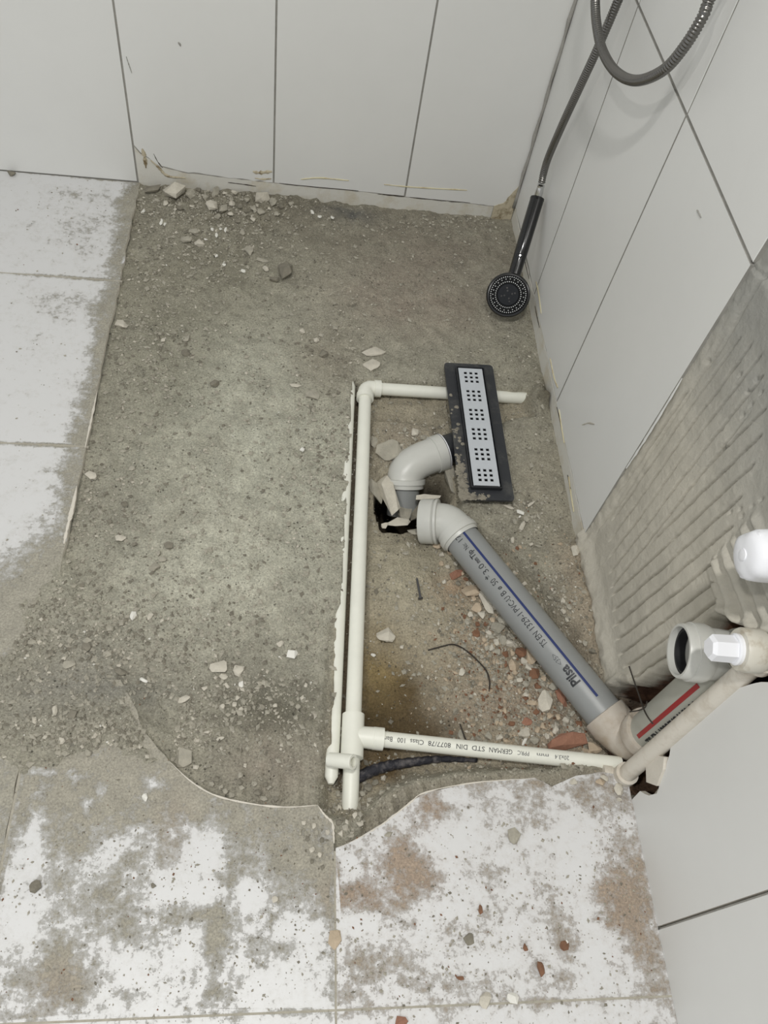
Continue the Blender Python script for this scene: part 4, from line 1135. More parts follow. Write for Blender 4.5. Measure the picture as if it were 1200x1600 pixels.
# ------------------------------------------------------------------ ceiling lamps
for (lx, ly), lab in (((-.62, -1.72), 'round ceiling downlight nearer the tiled right wall'), ((-1.35, -1.95), 'round ceiling downlight further from the right wall')):
    lamp = empty('ceiling_lamp', (lx, ly, 2.4)); tag(lamp, lab, 'lamp', 'ceiling downlights')
    q = wpart(lamp)
    q('trim_ring', lathe((lx, ly, 2.4), (0, 0, -1), [(0, .085), (.006, .084), (.008, .078), (.008, .070), (.0, .069)], 32), M['whitep'])

# ------------------------------------------------------------------ stones and rubble
def hull(sx, sy, sz, seed, n=16, square=.0):
    r = random.Random(seed); bm = bmesh.new()
    for _ in range(n):
        v = Vector((r.gauss(0, 1), r.gauss(0, 1), r.gauss(0, 1))).normalized()
        m_ = max(abs(v.x), abs(v.y), abs(v.z)); v = v * (1 - square) + v / m_ * .8 * square
        k = r.uniform(.86, 1.0); bm.verts.new((v.x * sx * k, v.y * sy * k, v.z * sz * k))
    g = bmesh.ops.convex_hull(bm, input=bm.verts)
    bmesh.ops.delete(bm, geom=[e for e in g['geom_interior'] if isinstance(e, bmesh.types.BMVert)], context='VERTS')
    loose = [v for v in bm.verts if not v.link_faces]
    bmesh.ops.delete(bm, geom=loose, context='VERTS')
    me = bpy.data.meshes.new('stone'); bm.to_mesh(me); bm.free(); return me


nstone = [0]
def stone(u, v, w_, h_, kind, label, name='stone', cat='stone', group=None, thick=.78, ang=None, ztop=None, zoff=0., square=.25, tilt=0.):
    """stone seen at (u, v) with about that extent in photo pixels, set on the ground there"""
    nstone[0] += 1
    p = Z(u, v, -.01)
    for _ in range(3):
        gzv = gz(p[0], p[1]) if ztop is None else (max(0., gz(p[0], p[1])) if ztop == 0 else ztop)
        p = Z(u, v, gzv + .004)
    dist = np.linalg.norm(p - CAM); s = dist / FPX
    sx = w_ * s / 2; sy = h_ * s / 2 * 1.12; sz = max(.0018, min(sx, sy) * thick)
    me = hull(sx * 1.14, sy * 1.14, sz, nstone[0] * 13 + 5, square=square)
    me.materials.append(STONE[kind])
    o = bpy.data.objects.new(name, me); COL.objects.link(o)
    a = random.Random(nstone[0]).uniform(-.35, .35) if ang is None else math.radians(ang)
    o.rotation_euler = (tilt, tilt * .4, a); o.location = (p[0], p[1], gzv + sz * .70 + .0006 + zoff)
    word = {'grey': 'grey', 'pale': 'pale', 'dark': 'dark', 'tan': 'tan', 'rust': 'red-brown', 'white': 'white', 'brick': 'red'}[kind]
    tag(o, label.replace('COLOUR', word), cat, group); return o


S = stone
onT = 0.0     # tile top
# heap along the back wall
S(272, 302, 35, 27, 'pale', 'largest pale rubble chunk in the heap against the back wall', thick=.8)
S(237, 295, 32, 15, 'dark', 'dark flat rubble piece at the left end of the back wall heap', thick=.5)
S(298, 304, 14, 17, 'grey', 'upright grey rubble bit right beside the largest chunk at the back wall', thick=.8)
S(295, 289, 19, 12, 'grey', 'grey rubble bit wedged behind the largest chunk at the back wall')
S(313, 286, 13, 11, 'grey', 'squarish grey rubble bit touching the back wall foot')
S(331, 323, 18, 15, 'pale', 'pale triangular rubble bit in front of the back wall heap')
S(348, 327, 14, 17, 'grey', 'grey rounded rubble bit right of the pale triangular one')
S(337, 300, 10, 19, 'grey', 'narrow grey rubble sliver leaning in the back wall heap', tilt=.4)
S(410, 310, 23, 19, 'pale', 'pale rubble chunk below the middle tile joint of the back wall', thick=.75)
S(427, 317, 12, 14, 'grey', 'grey rubble bit right of the chunk below the middle wall joint')
S(408, 331, 12, 13, 'grey', 'grey rubble bit in front of the chunk below the middle wall joint')
S(397, 327, 10, 13, 'grey', 'small grey rubble bit left of the chunk below the middle wall joint')
S(292, 375, 18, 12, 'grey', 'flat grey rubble piece, left one of the trio in front of the heap')
S(313, 381, 17, 11, 'pale', 'pale rubble piece, right one of the trio in front of the heap')
S(303, 363, 15, 10, 'grey', 'grey rubble piece, rear one of the trio in front of the heap')
S(379, 363, 10, 9, 'grey', 'small round pebble behind the oval stone')
S(389, 392, 14, 18, 'grey', 'smooth oval grey stone on the rear of the bare floor', square=0, thick=.6)
S(445, 426, 23, 31, 'dark', 'tall dark stone standing alone on the rear bare floor', thick=.95)
S(428, 437, 16, 11, 'dark', 'small dark stone at the foot of the tall dark stone')
S(415, 420, 10, 10, 'pale', 'small pale stone left of the tall dark stone')
S(410, 405, 20, 8, 'grey', 'flat grey flake behind the tall dark stone', thick=.3)
for i, (u, v, a, b) in enumerate([(340, 338, 10, 8), (258, 318, 9, 8), (281, 325, 10, 7), (322, 308, 9, 9), (362, 318, 10, 9), (375, 322, 9, 7), (386, 312, 9, 8), (360, 335, 9, 8), (372, 345, 10, 7), (245, 312, 11, 6), (300, 322, 8, 8), (440, 322, 10, 8), (455, 318, 9, 9), (352, 303, 9, 7),
                             (418, 341, 9, 7), (432, 334, 8, 8), (395, 343, 9, 7), (310, 296, 8, 8), (325, 296, 9, 7), (366, 300, 10, 8), (380, 302, 8, 7)]):
    S(u, v, a, b, ('grey', 'pale', 'dark')[i % 3], 'small COLOUR rubble bit in the heap along the back wall', 'pebble', 'pebble', 'rubble bits along the back wall')
for (u, v, a, b) in [(224, 328, 5, 12), (252, 345, 5, 13), (257, 350, 4, 10), (345, 355, 6, 12), (352, 358, 4, 12), (338, 366, 5, 10), (331, 357, 7, 7), (350, 411, 7, 9), (380, 422, 8, 8), (322, 372, 6, 5), (338, 398, 5, 6), (488, 330, 6, 9), (500, 337, 7, 6), (520, 338, 6, 9)]:
    S(u, v, a, b, 'white', 'tiny white tile splinter on the rear bare floor', 'tile_splinter', 'tile splinter', 'white tile splinters on the rear floor', thick=.3)
# scattered single stones on the screed
S(190, 507, 19, 14, 'pale', 'pale stone by the edge of the left floor tiles', thick=.6)
S(335, 600, 15, 13, 'dark', 'round dark stone on the bare floor left of the supply pipe', square=0)
S(290, 552, 14, 12, 'dark', 'dark crumb of mortar below a smaller bit on the left bare floor')
S(291, 528, 9, 13, 'grey', 'small upright mortar bit on the left bare floor')
S(255, 531, 7, 8, 'pale', 'small pale pebble right of the pale stone at the tile edge')
S(488, 617, 22, 21, 'grey', 'flat grey rounded flake left of the upper supply pipe elbow', thick=.3)
S(461, 601, 19, 7, 'pale', 'thin pale chip behind the flat grey rounded flake', thick=.3)
S(472, 702, 8, 8, 'white', 'tiny white pebble in the middle of the bare floor')
S(506, 553, 14, 13, 'dark', 'round brownish pebble on the pinkish stained floor', square=0)
S(472, 518, 11, 9, 'pale', 'small pale pebble on the pinkish stained floor')
S(495, 532, 9, 8, 'pale', 'tiny pale pebble beside the round brownish pebble')
S(524, 512, 9, 8, 'grey', 'tiny round grey pebble above the pinkish stain')
S(584, 549, 37, 17, 'pale', 'pale flat mortar shard, upper of two behind the supply pipe elbow', thick=.3)
S(580, 570, 29, 20, 'pale', 'pale flat mortar shard, lower of two behind the supply pipe elbow', thick=.35)
S(142, 744, 19, 13, 'pale', 'pale stone at the edge of the left tiles, lower down')
S(207, 731, 11, 10, 'grey', 'grey pebble right of the trowel ridge by the left tiles')
S(195, 787, 10, 9, 'dark', 'dark pebble below the trowel ridge by the left tiles', square=0)
S(171, 815, 9, 10, 'dark', 'dark pebble close to the left tile edge')
S(188, 842, 18, 12, 'pale', 'pale oval stone on the left bare floor')
S(241, 885, 17, 18, 'grey', 'round grey stone in a small cluster on the left bare floor', square=0, thick=.75)
S(254, 873, 17, 9, 'grey', 'flat grey stone behind the round one in the left cluster')
S(263, 852, 14, 12, 'dark', 'dark stone at the rear of the left cluster')
S(247, 864, 8, 8, 'grey', 'tiny grey pebble in the left cluster')
S(210, 850, 9, 8, 'dark', 'dark pebble right of the pale oval stone')
S(208, 962, 10, 14, 'white', 'white chip on the left bare floor, left of a pale pointed one')
S(234, 963, 9, 12, 'pale', 'pale pointed chip on the left bare floor')
S(172, 982, 12, 10, 'grey', 'grey pebble on the dusty left floor')
S(191, 973, 10, 9, 'grey', 'grey pebble next to another on the dusty left floor')
S(135, 1010, 15, 13, 'dark', 'dark stone on the dusty lower left floor', thick=.7)
S(108, 1037, 20, 13, 'grey', 'flat grey stone on the dusty lower left floor', thick=.4)
S(80, 1020, 10, 8, 'dark', 'dark pebble on the dusty lower left floor')
S(39, 1003, 7, 9, 'dark', 'small dark pebble at the dirt edge of the left tile')
S(190, 1048, 19, 16, 'dark', 'dark rough stone on the lower left bare floor', thick=.75)
S(225, 1062, 14, 8, 'white', 'white oval chip beside the dark rough stone')
S(287, 1092, 21, 9, 'pale', 'pale finger-shaped chip on the lower bare floor', ang=25, thick=.6)
S(85, 1110, 9, 15, 'pale', 'pale pointed chip on the lower left dusty tile', ztop=onT)
S(114, 1115, 14, 13, 'dark', 'dark rounded pebble on the lower left dusty tile', ztop=onT, square=0)
S(95, 1157, 13, 9, 'pale', 'pale pebble on the lower left dusty tile', ztop=onT)
S(137, 1176, 11, 10, 'grey', 'grey pebble on the dusty tile left of the broken arc', ztop=onT)
S(342, 1041, 29, 20, 'pale', 'pale triangular mortar shard on the lower bare floor', thick=.4)
S(373, 1044, 17, 24, 'pale', 'pale upright shard right of the triangular one', thick=.4)
S(349, 1057, 13, 9, 'pale', 'small pale pebble in front of the triangular shard')
S(377, 1067, 8, 16, 'white', 'white oblong chip by the dark damp patch', thick=.4)
S(355, 1071, 13, 5, 'pale', 'thin pale splinter by the dark damp patch', ang=-50)
S(320, 1075, 15, 6, 'pale', 'slim pale splinter left of the damp patch', ang=15)
S(457, 1022, 20, 15, 'white', 'broken white tile chip lying alone on the bare floor', thick=.5)
S(438, 1005, 13, 9, 'pale', 'pale flake behind the lone white tile chip', thick=.25)
S(344, 1153, 13, 7, 'pale', 'pale oval pebble above the broken arc of the tile')
S(323, 1143, 11, 9, 'pale', 'pale pebble left of the oval one above the broken arc')
S(288, 1183, 27, 31, 'grey', 'square grey mortar slab at the end of the broken tile arc', thick=.35, square=.8, ang=-12)
S(306, 1198, 9, 8, 'pale', 'small pale pebble beside the square mortar slab')
for i, (u, v, a, b) in enumerate([(330, 1100, 9, 8), (338, 1092, 8, 8), (347, 1104, 10, 9), (356, 1094, 8, 7), (362, 1085, 9, 9), (371, 1090, 8, 8), (381, 1097, 9, 8), (345, 1082, 8, 8), (366, 1100, 8, 8), (352, 1088, 7, 8), (389, 1106, 8, 8), (376, 1108, 8, 7), (328, 1086, 8, 7),
                             (467, 1075, 9, 9), (472, 1090, 8, 9), (466, 1104, 9, 8), (474, 1112, 9, 9), (478, 1070, 7, 7), (462, 1120, 8, 8), (484, 1122, 7, 7), (430, 1102, 8, 7), (418, 1112, 8, 7)]):
    S(u, v, a, b, ('grey', 'pale', 'dark')[(i * 2) % 3], 'small COLOUR pebble around the damp patch on the bare floor', 'pebble', 'pebble', 'pebbles around the damp patch')
for i, (u, v, a, b) in enumerate([(330, 1224, 10, 9), (338, 1217, 9, 8), (345, 1230, 8, 8), (352, 1236, 10, 8), (374, 1222, 9, 8), (378, 1230, 9, 7), (398, 1224, 9, 9), (402, 1238, 12, 9), (412, 1248, 12, 8), (420, 1232, 11, 9), (415, 1225, 8, 7), (375, 1211, 9, 8), (362, 1242, 9, 7), (432, 1248, 10, 8)]):
    S(u, v, a, b, ('grey', 'dark', 'grey')[i % 3], 'COLOUR crumb of mortar in the raked grooves above the broken arc', 'pebble', 'pebble', 'mortar crumbs above the broken arc')
for i, (u, v, a, b) in enumerate([(560, 1250, 12, 10), (570, 1262, 11, 9), (556, 1275, 12, 10), (566, 1240, 10, 9), (575, 1230, 14, 12), (562, 1286, 12, 9), (540, 1292, 11, 9), (530, 1285, 10, 9), (534, 1302, 12, 9), (548, 1305, 11, 8), (524, 1225, 9, 9), (527, 1205, 9, 10), (528, 1240, 9, 8), (586, 1222, 12, 9), (600, 1215, 10, 8), (578, 1250, 9, 8), (545, 1315, 9, 7), (529, 1262, 9, 8)]):
    S(u, v, a, b, ('grey', 'dark', 'pale')[i % 3], 'COLOUR lump of mortar rubble around the buried pipe end below the tee', 'rubble_lump', 'rubble', 'mortar rubble below the tee')
# inside the pit
S(602, 993, 31, 22, 'pale', 'whitish rough stone lying in the pit beside the long supply pipe', thick=.7)
S(622, 947 - 15, 6, 6, 'pale', 'tiny pale pebble in the pit above the whitish stone')
S(722, 1050, 10, 12, 'pale', 'small pale stone in the pit near the curled wire')
S(584, 1023, 10, 5, 'white', 'tiny white chip below the whitish rough stone')
S(628, 1010, 7, 7, 'pale', 'tiny pale pebble right of the whitish rough stone')
# around the drain elbows
S(607, 707, 44, 34, 'grey', 'broad grey mortar slab left of the drain elbow', thick=.4, ang=25, zoff=.004)
S(619, 714, 46, 32, 'grey', 'angular mortar block tucked behind the drain elbow', thick=.7, ang=20, ztop=-.05, square=.7)
S(605, 778, 29, 74, 'pale', 'long concrete lump leaning in the hole by the drain elbow', thick=1.0, ang=14, ztop=-.052, square=.75, tilt=-.15)
S(587, 768, 18, 46, 'grey', 'grey rubble piece at the hole edge beside the long supply pipe', ang=15, ztop=-.05)
S(585, 690, 14, 22, 'grey', 'grey flake against the right side of the long supply pipe', thick=.4)
S(632, 800, 22, 36, 'grey', 'wedge-shaped stone in the hole below the grey pipe stub', ztop=-.075, thick=.7)
S(648, 803, 19, 30, 'dark', 'dark stone deep in the hole between both elbows', ztop=-.085)
S(621, 817, 42, 18, 'pale', 'flat pale stone on the near rim of the hole', thick=.5, ztop=-.048, ang=6)
S(602, 821, 15, 11, 'pale', 'small pale stone left of the flat one on the hole rim', ztop=-.048)
S(668, 776, 46, 12, 'pale', 'thin pale slate bridging the hole between both elbows', thick=.4, ztop=-.035, ang=8)
S(676, 836, 27, 26, 'grey', 'square grey stone below the open mouth of the pipe bend', thick=.7, square=.7, ang=0)
S(650, 832, 30, 15, 'grey', 'flat grey stone along the near rim of the hole', thick=.5, ang=-25)
S(705, 748, 30, 62, 'grey', 'large grey mortar slab standing under the drain flange edge', thick=.5, ang=14, ztop=-.056, square=.5)
S(648, 676, 13, 14, 'pale', 'pale angular stone on the crust behind the drain elbow')
S(633, 672, 9, 9, 'grey', 'small stone on the crust behind the drain elbow')
S(661, 683, 12, 10, 'grey', 'grey stone at the top of the drain elbow')
# rubble along the waste pipe
S(683, 852, 14, 12, 'tan', 'tan stone by the collar of the upper pipe bend')
S(697, 845, 12, 11, 'tan', 'tan stone tight against the collar of the upper pipe bend')
S(703, 862, 14, 14, 'tan', 'tan angular stone left of the lettering start on the pipe', thick=.8)
S(690, 866, 10, 10, 'pale', 'pale stone left of the tan angular stone')
S(677, 843, 10, 9, 'pale', 'small pale stone below the square grey stone')
S(712, 898, 27, 13, 'brick', 'orange-red brick fragment by the upper part of the waste pipe', 'brick_fragment', 'brick fragment', ang=38, thick=.8, square=.7)
S(717, 911, 10, 8, 'dark', 'dark blue-black bit beside the orange-red brick fragment', 'plastic_bit', 'plastic bit')
S(694, 908, 9, 9, 'pale', 'pale pebble left of the orange-red brick fragment')
S(735, 922, 30, 26, 'tan', 'broad tan rubble piece against the waste pipe', thick=.5)
S(758, 942, 15, 40, 'pale', 'long pointed pale splinter beside the waste pipe', ang=22, thick=.5, zoff=.004)
S(764, 935, 12, 34, 'brick', 'thin red brick sliver behind the pointed pale splinter', 'brick_fragment', 'brick fragment', ang=28)
S(744, 948, 17, 19, 'tan', 'tan stone left of the pointed pale splinter')
S(752, 959, 13, 15, 'pale', 'pale stone below the tan one by the pointed splinter')
S(773, 947, 15, 13, 'pale', 'pale stone between splinter and waste pipe')
S(788, 969, 24, 20, 'grey', 'grey rounded stone touching the middle of the waste pipe', thick=.8)
S(777, 980, 22, 20, 'grey', 'grey stone left of the rounded stone at the middle of the waste pipe', thick=.8)
S(745, 989, 16, 11, 'rust', 'small red-brown brick bit in the pit, left of the rubble row', 'brick_fragment', 'brick fragment', thick=.3)
S(797, 1005, 15, 14, 'pale', 'pale stone in the middle of the rubble row')
S(786, 1001, 14, 14, 'grey', 'grey stone beside the pale one in the middle of the rubble row')
S(776, 1003, 10, 12, 'pale', 'slim pale stone at the left side of the rubble row')
S(764, 988, 11, 8, 'pale', 'small pale chip left of the rubble row')
S(814, 1020, 20, 16, 'rust', 'red-brown brick bit in the rubble row by the waste pipe', 'brick_fragment', 'brick fragment')
S(827, 1026, 20, 30, 'tan', 'tall tan stone leaning on the lower waste pipe', thick=.8, ang=15)
S(829, 1043, 19, 13, 'pale', 'pale blocky stone in front of the tall tan stone', square=.7)
S(819, 1032, 11, 13, 'pale', 'small pale stone left of the tall tan stone')
S(803, 1040, 20, 18, 'tan', 'tan stone left of the pale blocky stone')
S(833, 1053, 20, 16, 'rust', 'red-brown brick bit below the pale blocky stone', 'brick_fragment', 'brick fragment')
S(852, 1096, 24, 32, 'pale', 'pale pointed stone in the lower pit', thick=.6, ang=-10)
S(832, 1098, 18, 8, 'tan', 'flat tan stone left of the pale pointed stone')
S(877, 1088, 14, 36, 'brick', 'upright red brick strip next to the lower waste pipe', 'brick_fragment', 'brick fragment', ang=18, thick=.6)
S(862, 1074, 20, 14, 'grey', 'grey stone above the pale pointed stone')
S(824, 1127, 17, 12, 'brick', 'low red brick bit in the lower pit', 'brick_fragment', 'brick fragment', thick=.3)
S(868, 1137, 12, 18, 'pale', 'pale upright pebble behind the big brick piece')
S(884, 1160, 68, 24, 'brick', 'big red brick piece above the lower supply pipe', 'brick_fragment', 'brick fragment', ang=9, thick=.9, square=.8)
S(818, 1145, 22, 16, 'pale', 'pale stone with a splinter by the lower supply pipe')
S(822, 1154, 6, 20, 'white', 'thin white splinter by the lower supply pipe', 'tile_splinter', 'tile splinter', ang=-35)
S(836, 1156, 18, 12, 'grey', 'grey stone right of the thin white splinter')
S(780, 1152, 13, 11, 'pale', 'round pale pebble above the lower supply pipe')
S(763, 1150, 12, 14, 'grey', 'round grey pebble above the lower supply pipe')
S(720, 1148, 9, 16, 'grey', 'narrow grey pebble above the lower supply pipe')
S(928, 1168, 24, 16, 'tan', 'tan stone at the right end of the lower supply pipe')
S(918, 1176, 22, 10, 'tan', 'flat tan stone in front of the right end of the big brick')
for i, (u, v, a, b) in enumerate([(690, 880, 8, 8), (700, 885, 8, 7), (712, 880, 9, 8), (728, 905, 8, 8), (722, 895, 9, 8), (740, 935, 9, 8), (735, 960, 9, 9), (730, 972, 8, 8), (760, 975, 9, 8), (770, 968, 10, 9), (757, 1000, 9, 9), (768, 1012, 10, 9), (779, 1018, 9, 9), (790, 1022, 11, 9), (800, 1020, 10, 10),
                             (797, 1058, 11, 9), (812, 1062, 10, 10), (822, 1068, 11, 9), (840, 1072, 11, 10), (850, 1060, 10, 9), (810, 1080, 10, 9), (822, 1086, 10, 8), (845, 1078, 9, 9), (838, 1112, 10, 9), (860, 1118, 11, 10), (872, 1120, 10, 9), (884, 1125, 11, 9), (894, 1138, 11, 9), (905, 1130, 10, 10), (848, 1134, 10, 9), (840, 1140, 9, 9), (905, 1148, 10, 9), (915, 1155, 11, 9), (800, 1130, 10, 8), (790, 1110, 9, 8), (778, 1130, 9, 8), (855, 1150, 9, 9), (895, 1115, 10, 9), (747, 975, 9, 8), (805, 1050, 9, 8)]):
    S(u, v, a, b, ('tan', 'pale', 'grey', 'rust', 'tan')[i % 5], 'small COLOUR rubble bit in the row along the waste pipe', 'rubble_bit', 'rubble', 'rubble row along the waste pipe')
# right of the waste pipe
def stick(a, b, wpx, kind, label, name='mortar_strip', cat='mortar strip', zz=None, group=None):
    pa = Z(*a, -.01); pb = Z(*b, -.01); za = gz(*pa[:2]) if zz is None else zz; pa = Z(*a, za + .003); pb = Z(*b, za + .003)
    c = (pa + pb) / 2; l = np.linalg.norm(pb - pa) / 2; s = np.linalg.norm(c - CAM) / FPX * wpx / 2
    nstone[0] += 1; me = hull(l * 1.1, s * 1.1, max(.002, s * .8), nstone[0] * 7 + 1, n=22, square=.85); me.materials.append(STONE[kind])
    o = bpy.data.objects.new(name, me); COL.objects.link(o); o.location = (c[0], c[1], za + s * .6 + .001)
    o.rotation_euler.z = math.atan2((pb - pa)[1], (pb - pa)[0]); tag(o, label, cat, group); return o
stick((799, 898), (821, 893), 10, 'pale', 'pale blocky mortar strip right of the upper waste pipe')
stick((813, 918), (837, 900), 9, 'pale', 'long pale mortar strip, longest of the bundle right of the waste pipe')
stick((822, 922), (841, 910), 6, 'grey', 'thin grey mortar strip under the longest one of the bundle')
stick((824, 927), (843, 915), 5, 'grey', 'thin grey mortar strip at the near side of the bundle')
stick((824, 930), (834, 926), 8, 'pale', 'short pale mortar strip at the near end of the bundle')
stick((838, 905), (843, 900), 6, 'pale', 'tiny pale mortar strip at the far tip of the bundle')
S(789, 886, 14, 12, 'pale', 'pale three-cornered chip touching the waste pipe on its right')
stick((805, 797), (820, 804), 8, 'white', 'white mortar strip in front of the drain')
stick((784, 788), (805, 796), 5, 'pale', 'thin pale mortar strip along the near edge of the drain')
stick((824, 793), (836, 781), 6, 'pale', 'slanting pale mortar strip right of the drain corner')
stick((812, 830), (820, 814), 8, 'pale', 'upright pale mortar strip below the white one at the drain')
S(812, 807, 6, 6, 'white', 'bright white crumb between the mortar strips at the drain')
S(823, 811, 10, 10, 'grey', 'grey chip right of the bright white crumb')
S(805, 814, 8, 10, 'grey', 'grey chip left of the bright white crumb')
S(802, 844, 9, 10, 'pale', 'pale chip between drain and waste pipe')
S(770, 850, 12, 20, 'grey', 'flat grey stone sunk in the ground near the upper bend', thick=.25)
S(831, 850, 9, 7, 'pale', 'small pale chip on the floor toward the right wall')
S(899, 862, 17, 17, 'pale', 'pale crumb of plaster at the lower corner of the last wall tile', thick=.8)
S(849, 949, 14, 12, 'grey', 'grey stone in the gravel right of the waste pipe')
S(853, 932, 14, 12, 'grey', 'grey stone at the rear of the gravel right of the waste pipe')
for i, (u, v, a, b) in enumerate([(838, 940, 9, 8), (845, 962, 10, 9), (858, 960, 9, 8), (866, 948, 9, 9), (872, 962, 10, 8), (880, 955, 9, 8), (862, 973, 10, 9), (876, 975, 9, 9), (888, 968, 10, 9), (892, 982, 9, 8), (868, 935, 9, 9), (880, 938, 9, 8), (890, 948, 8, 9), (882, 988, 9, 8), (896, 995, 10, 9), (850, 920, 9, 8), (903, 1010, 10, 9), (910, 1022, 9, 9), (915, 1005, 9, 8), (926, 1018, 10, 9), (920, 1036, 9, 8)]):
    S(u, v, a, b, ('grey', 'dark', 'pale')[i % 3], 'COLOUR gravel bit between the waste pipe and the right wall', 'pebble', 'pebble', 'gravel right of the waste pipe')
S(938, 1222, 14, 9, 'tan', 'tan crumb on the broken tile edge by the right corner', ztop=onT)
S(967, 1233, 14, 16, 'pale', 'pale stone chip at the foot of the broken wall tile', ztop=onT, thick=.6)
S(943, 1215, 16, 9, 'pale', 'pale flat crumb behind the pale stone chip by the wall', ztop=onT, thick=.4)
S(968, 1250, 9, 8, 'pale', 'small pale crumb in front of the pale stone chip by the wall', ztop=onT)
S(896, 1222, 12, 10, 'pale', 'pale crumb on the notch of the broken right tile', ztop=onT)
# on the lower tiles
S(803, 1306, 21, 23, 'grey', 'grey angular pebble on the white lower right tile', ztop=onT, thick=.6)
S(55, 1386, 15, 15, 'dark', 'dark round pebble on the white lower left tile', ztop=onT, square=0, thick=.8)
S(608, 1303, 14, 8, 'grey', 'grey flake near the broken edge of the lower right tile', ztop=onT, thick=.3)
S(883, 1478, 14, 12, 'rust', 'red-brown brick crumb with white speck on the lower right tile', 'brick_fragment', 'brick fragment', ztop=onT)
S(885, 1472, 7, 6, 'white', 'white speck of tile beside the red-brown brick crumb', 'tile_splinter', 'tile splinter', ztop=onT + .002)
S(845, 1513, 10, 19, 'rust', 'slim red-brown brick sliver on the lower right tile', 'brick_fragment', 'brick fragment', ztop=onT, ang=5)
S(822, 1480, 8, 9, 'rust', 'tiny red-brown brick crumb left of the one with white speck', 'brick_fragment', 'brick fragment', ztop=onT)
S(733, 1467, 16, 14, 'dark', 'dark brown earth clod on the lower right tile', 'earth_clod', 'earth clod', ztop=onT, thick=.3)
S(752, 1420, 7, 13, 'rust', 'narrow rust-brown crumb in the middle of the lower right tile', ztop=onT)
S(720, 1528, 12, 5, 'rust', 'thin rust-brown sliver on the lower right tile', ztop=onT)
S(801, 1560, 17, 14, 'white', 'white angular chip on the lowest tile joint', ztop=onT)
S(759, 1563, 17, 20, 'pale', 'pale grey chip left of the white angular chip on the lowest joint', ztop=onT, ang=-25)
S(625, 1597, 22, 14, 'brick', 'orange brick fragment at the bottom edge of the picture', 'brick_fragment', 'brick fragment', ztop=onT)
S(523, 1467, 22, 24, 'tan', 'beige mortar lump on the joint between the two lower tiles', ztop=onT, thick=.2)
S(430, 1405, 10, 9, 'pale', 'small round pale pebble on the dusty lower left tile', ztop=onT)
S(487, 1327, 9, 9, 'pale', 'pale pebble on the dusty tile near its broken corner', ztop=onT)
S(240, 1383, 8, 7, 'dark', 'tiny dark pebble on the lower left tile', ztop=onT)
S(228, 1245, 12, 11, 'white', 'white pebble by the clean streak on the lower left tile', ztop=onT, thick=.4)
S(18, 271, 11, 9, 'dark', 'small round grey lump at the foot of the back wall, far left', ztop=onT)
for i, (u, v, a, b) in enumerate([(495, 1300, 8, 8), (503, 1312, 8, 7), (490, 1290, 8, 8), (510, 1322, 8, 8), (480, 1310, 7, 7), (500, 1335, 7, 7), (470, 1300, 7, 8), (488, 1345, 7, 7), (512, 1300, 7, 8), (460, 1335, 7, 7), (505, 1355, 7, 7), (475, 1285, 7, 7)]):
    S(u, v, a, b, ('grey', 'dark', 'pale')[i % 3], 'COLOUR gritty crumb on the dusty corner of the lower left tile', 'pebble', 'pebble', 'crumbs on the dusty tile corner', ztop=onT)
# nail and curled wires in the pit
na, nb = Z(651, 902, -.022), Z(657, 934, -.022)
nl = empty('nail', tuple(na)); tag(nl, 'grey steel nail lying in the upper pit', 'nail'); q = wpart(nl)
na[2] = max(na[2], gz(*na[:2]) + .003); nb[2] = max(nb[2], gz(*nb[:2]) + .003); dn_ = unit(nb - na)
q('shank', tube([na, na + dn_ * .004, nb], [.0004, .0019, .0019], 8), M['nail']); q('nail_head', lathe(nb, dn_, [(0, .0042), (.0016, .0042)], 12, (True, True)), M['nail'])


def lay(pts, zo=.003): return [np.array([*(Z(u, v, -.03)[:2]), gz(*Z(u, v, -.03)[:2]) + zo]) for u, v in pts]
tag(obj('curled_wire', *tube(resample(lay([(670, 1013), (690, 1009), (710, 1005), (730, 1012), (748, 1028), (762, 1045), (768, 1060), (767, 1076)], .0035), 6), .0012, 6), M['wire'], None, True), 'dark curled wire lying across the pit floor', 'wire')
tag(obj('straight_wire', *tube(resample(lay([(721, 1128), (728, 1145), (735, 1160)], .006), 5), .001, 6), M['wire'], None, True), 'short straight wire bit beside the lower supply pipe', 'wire')

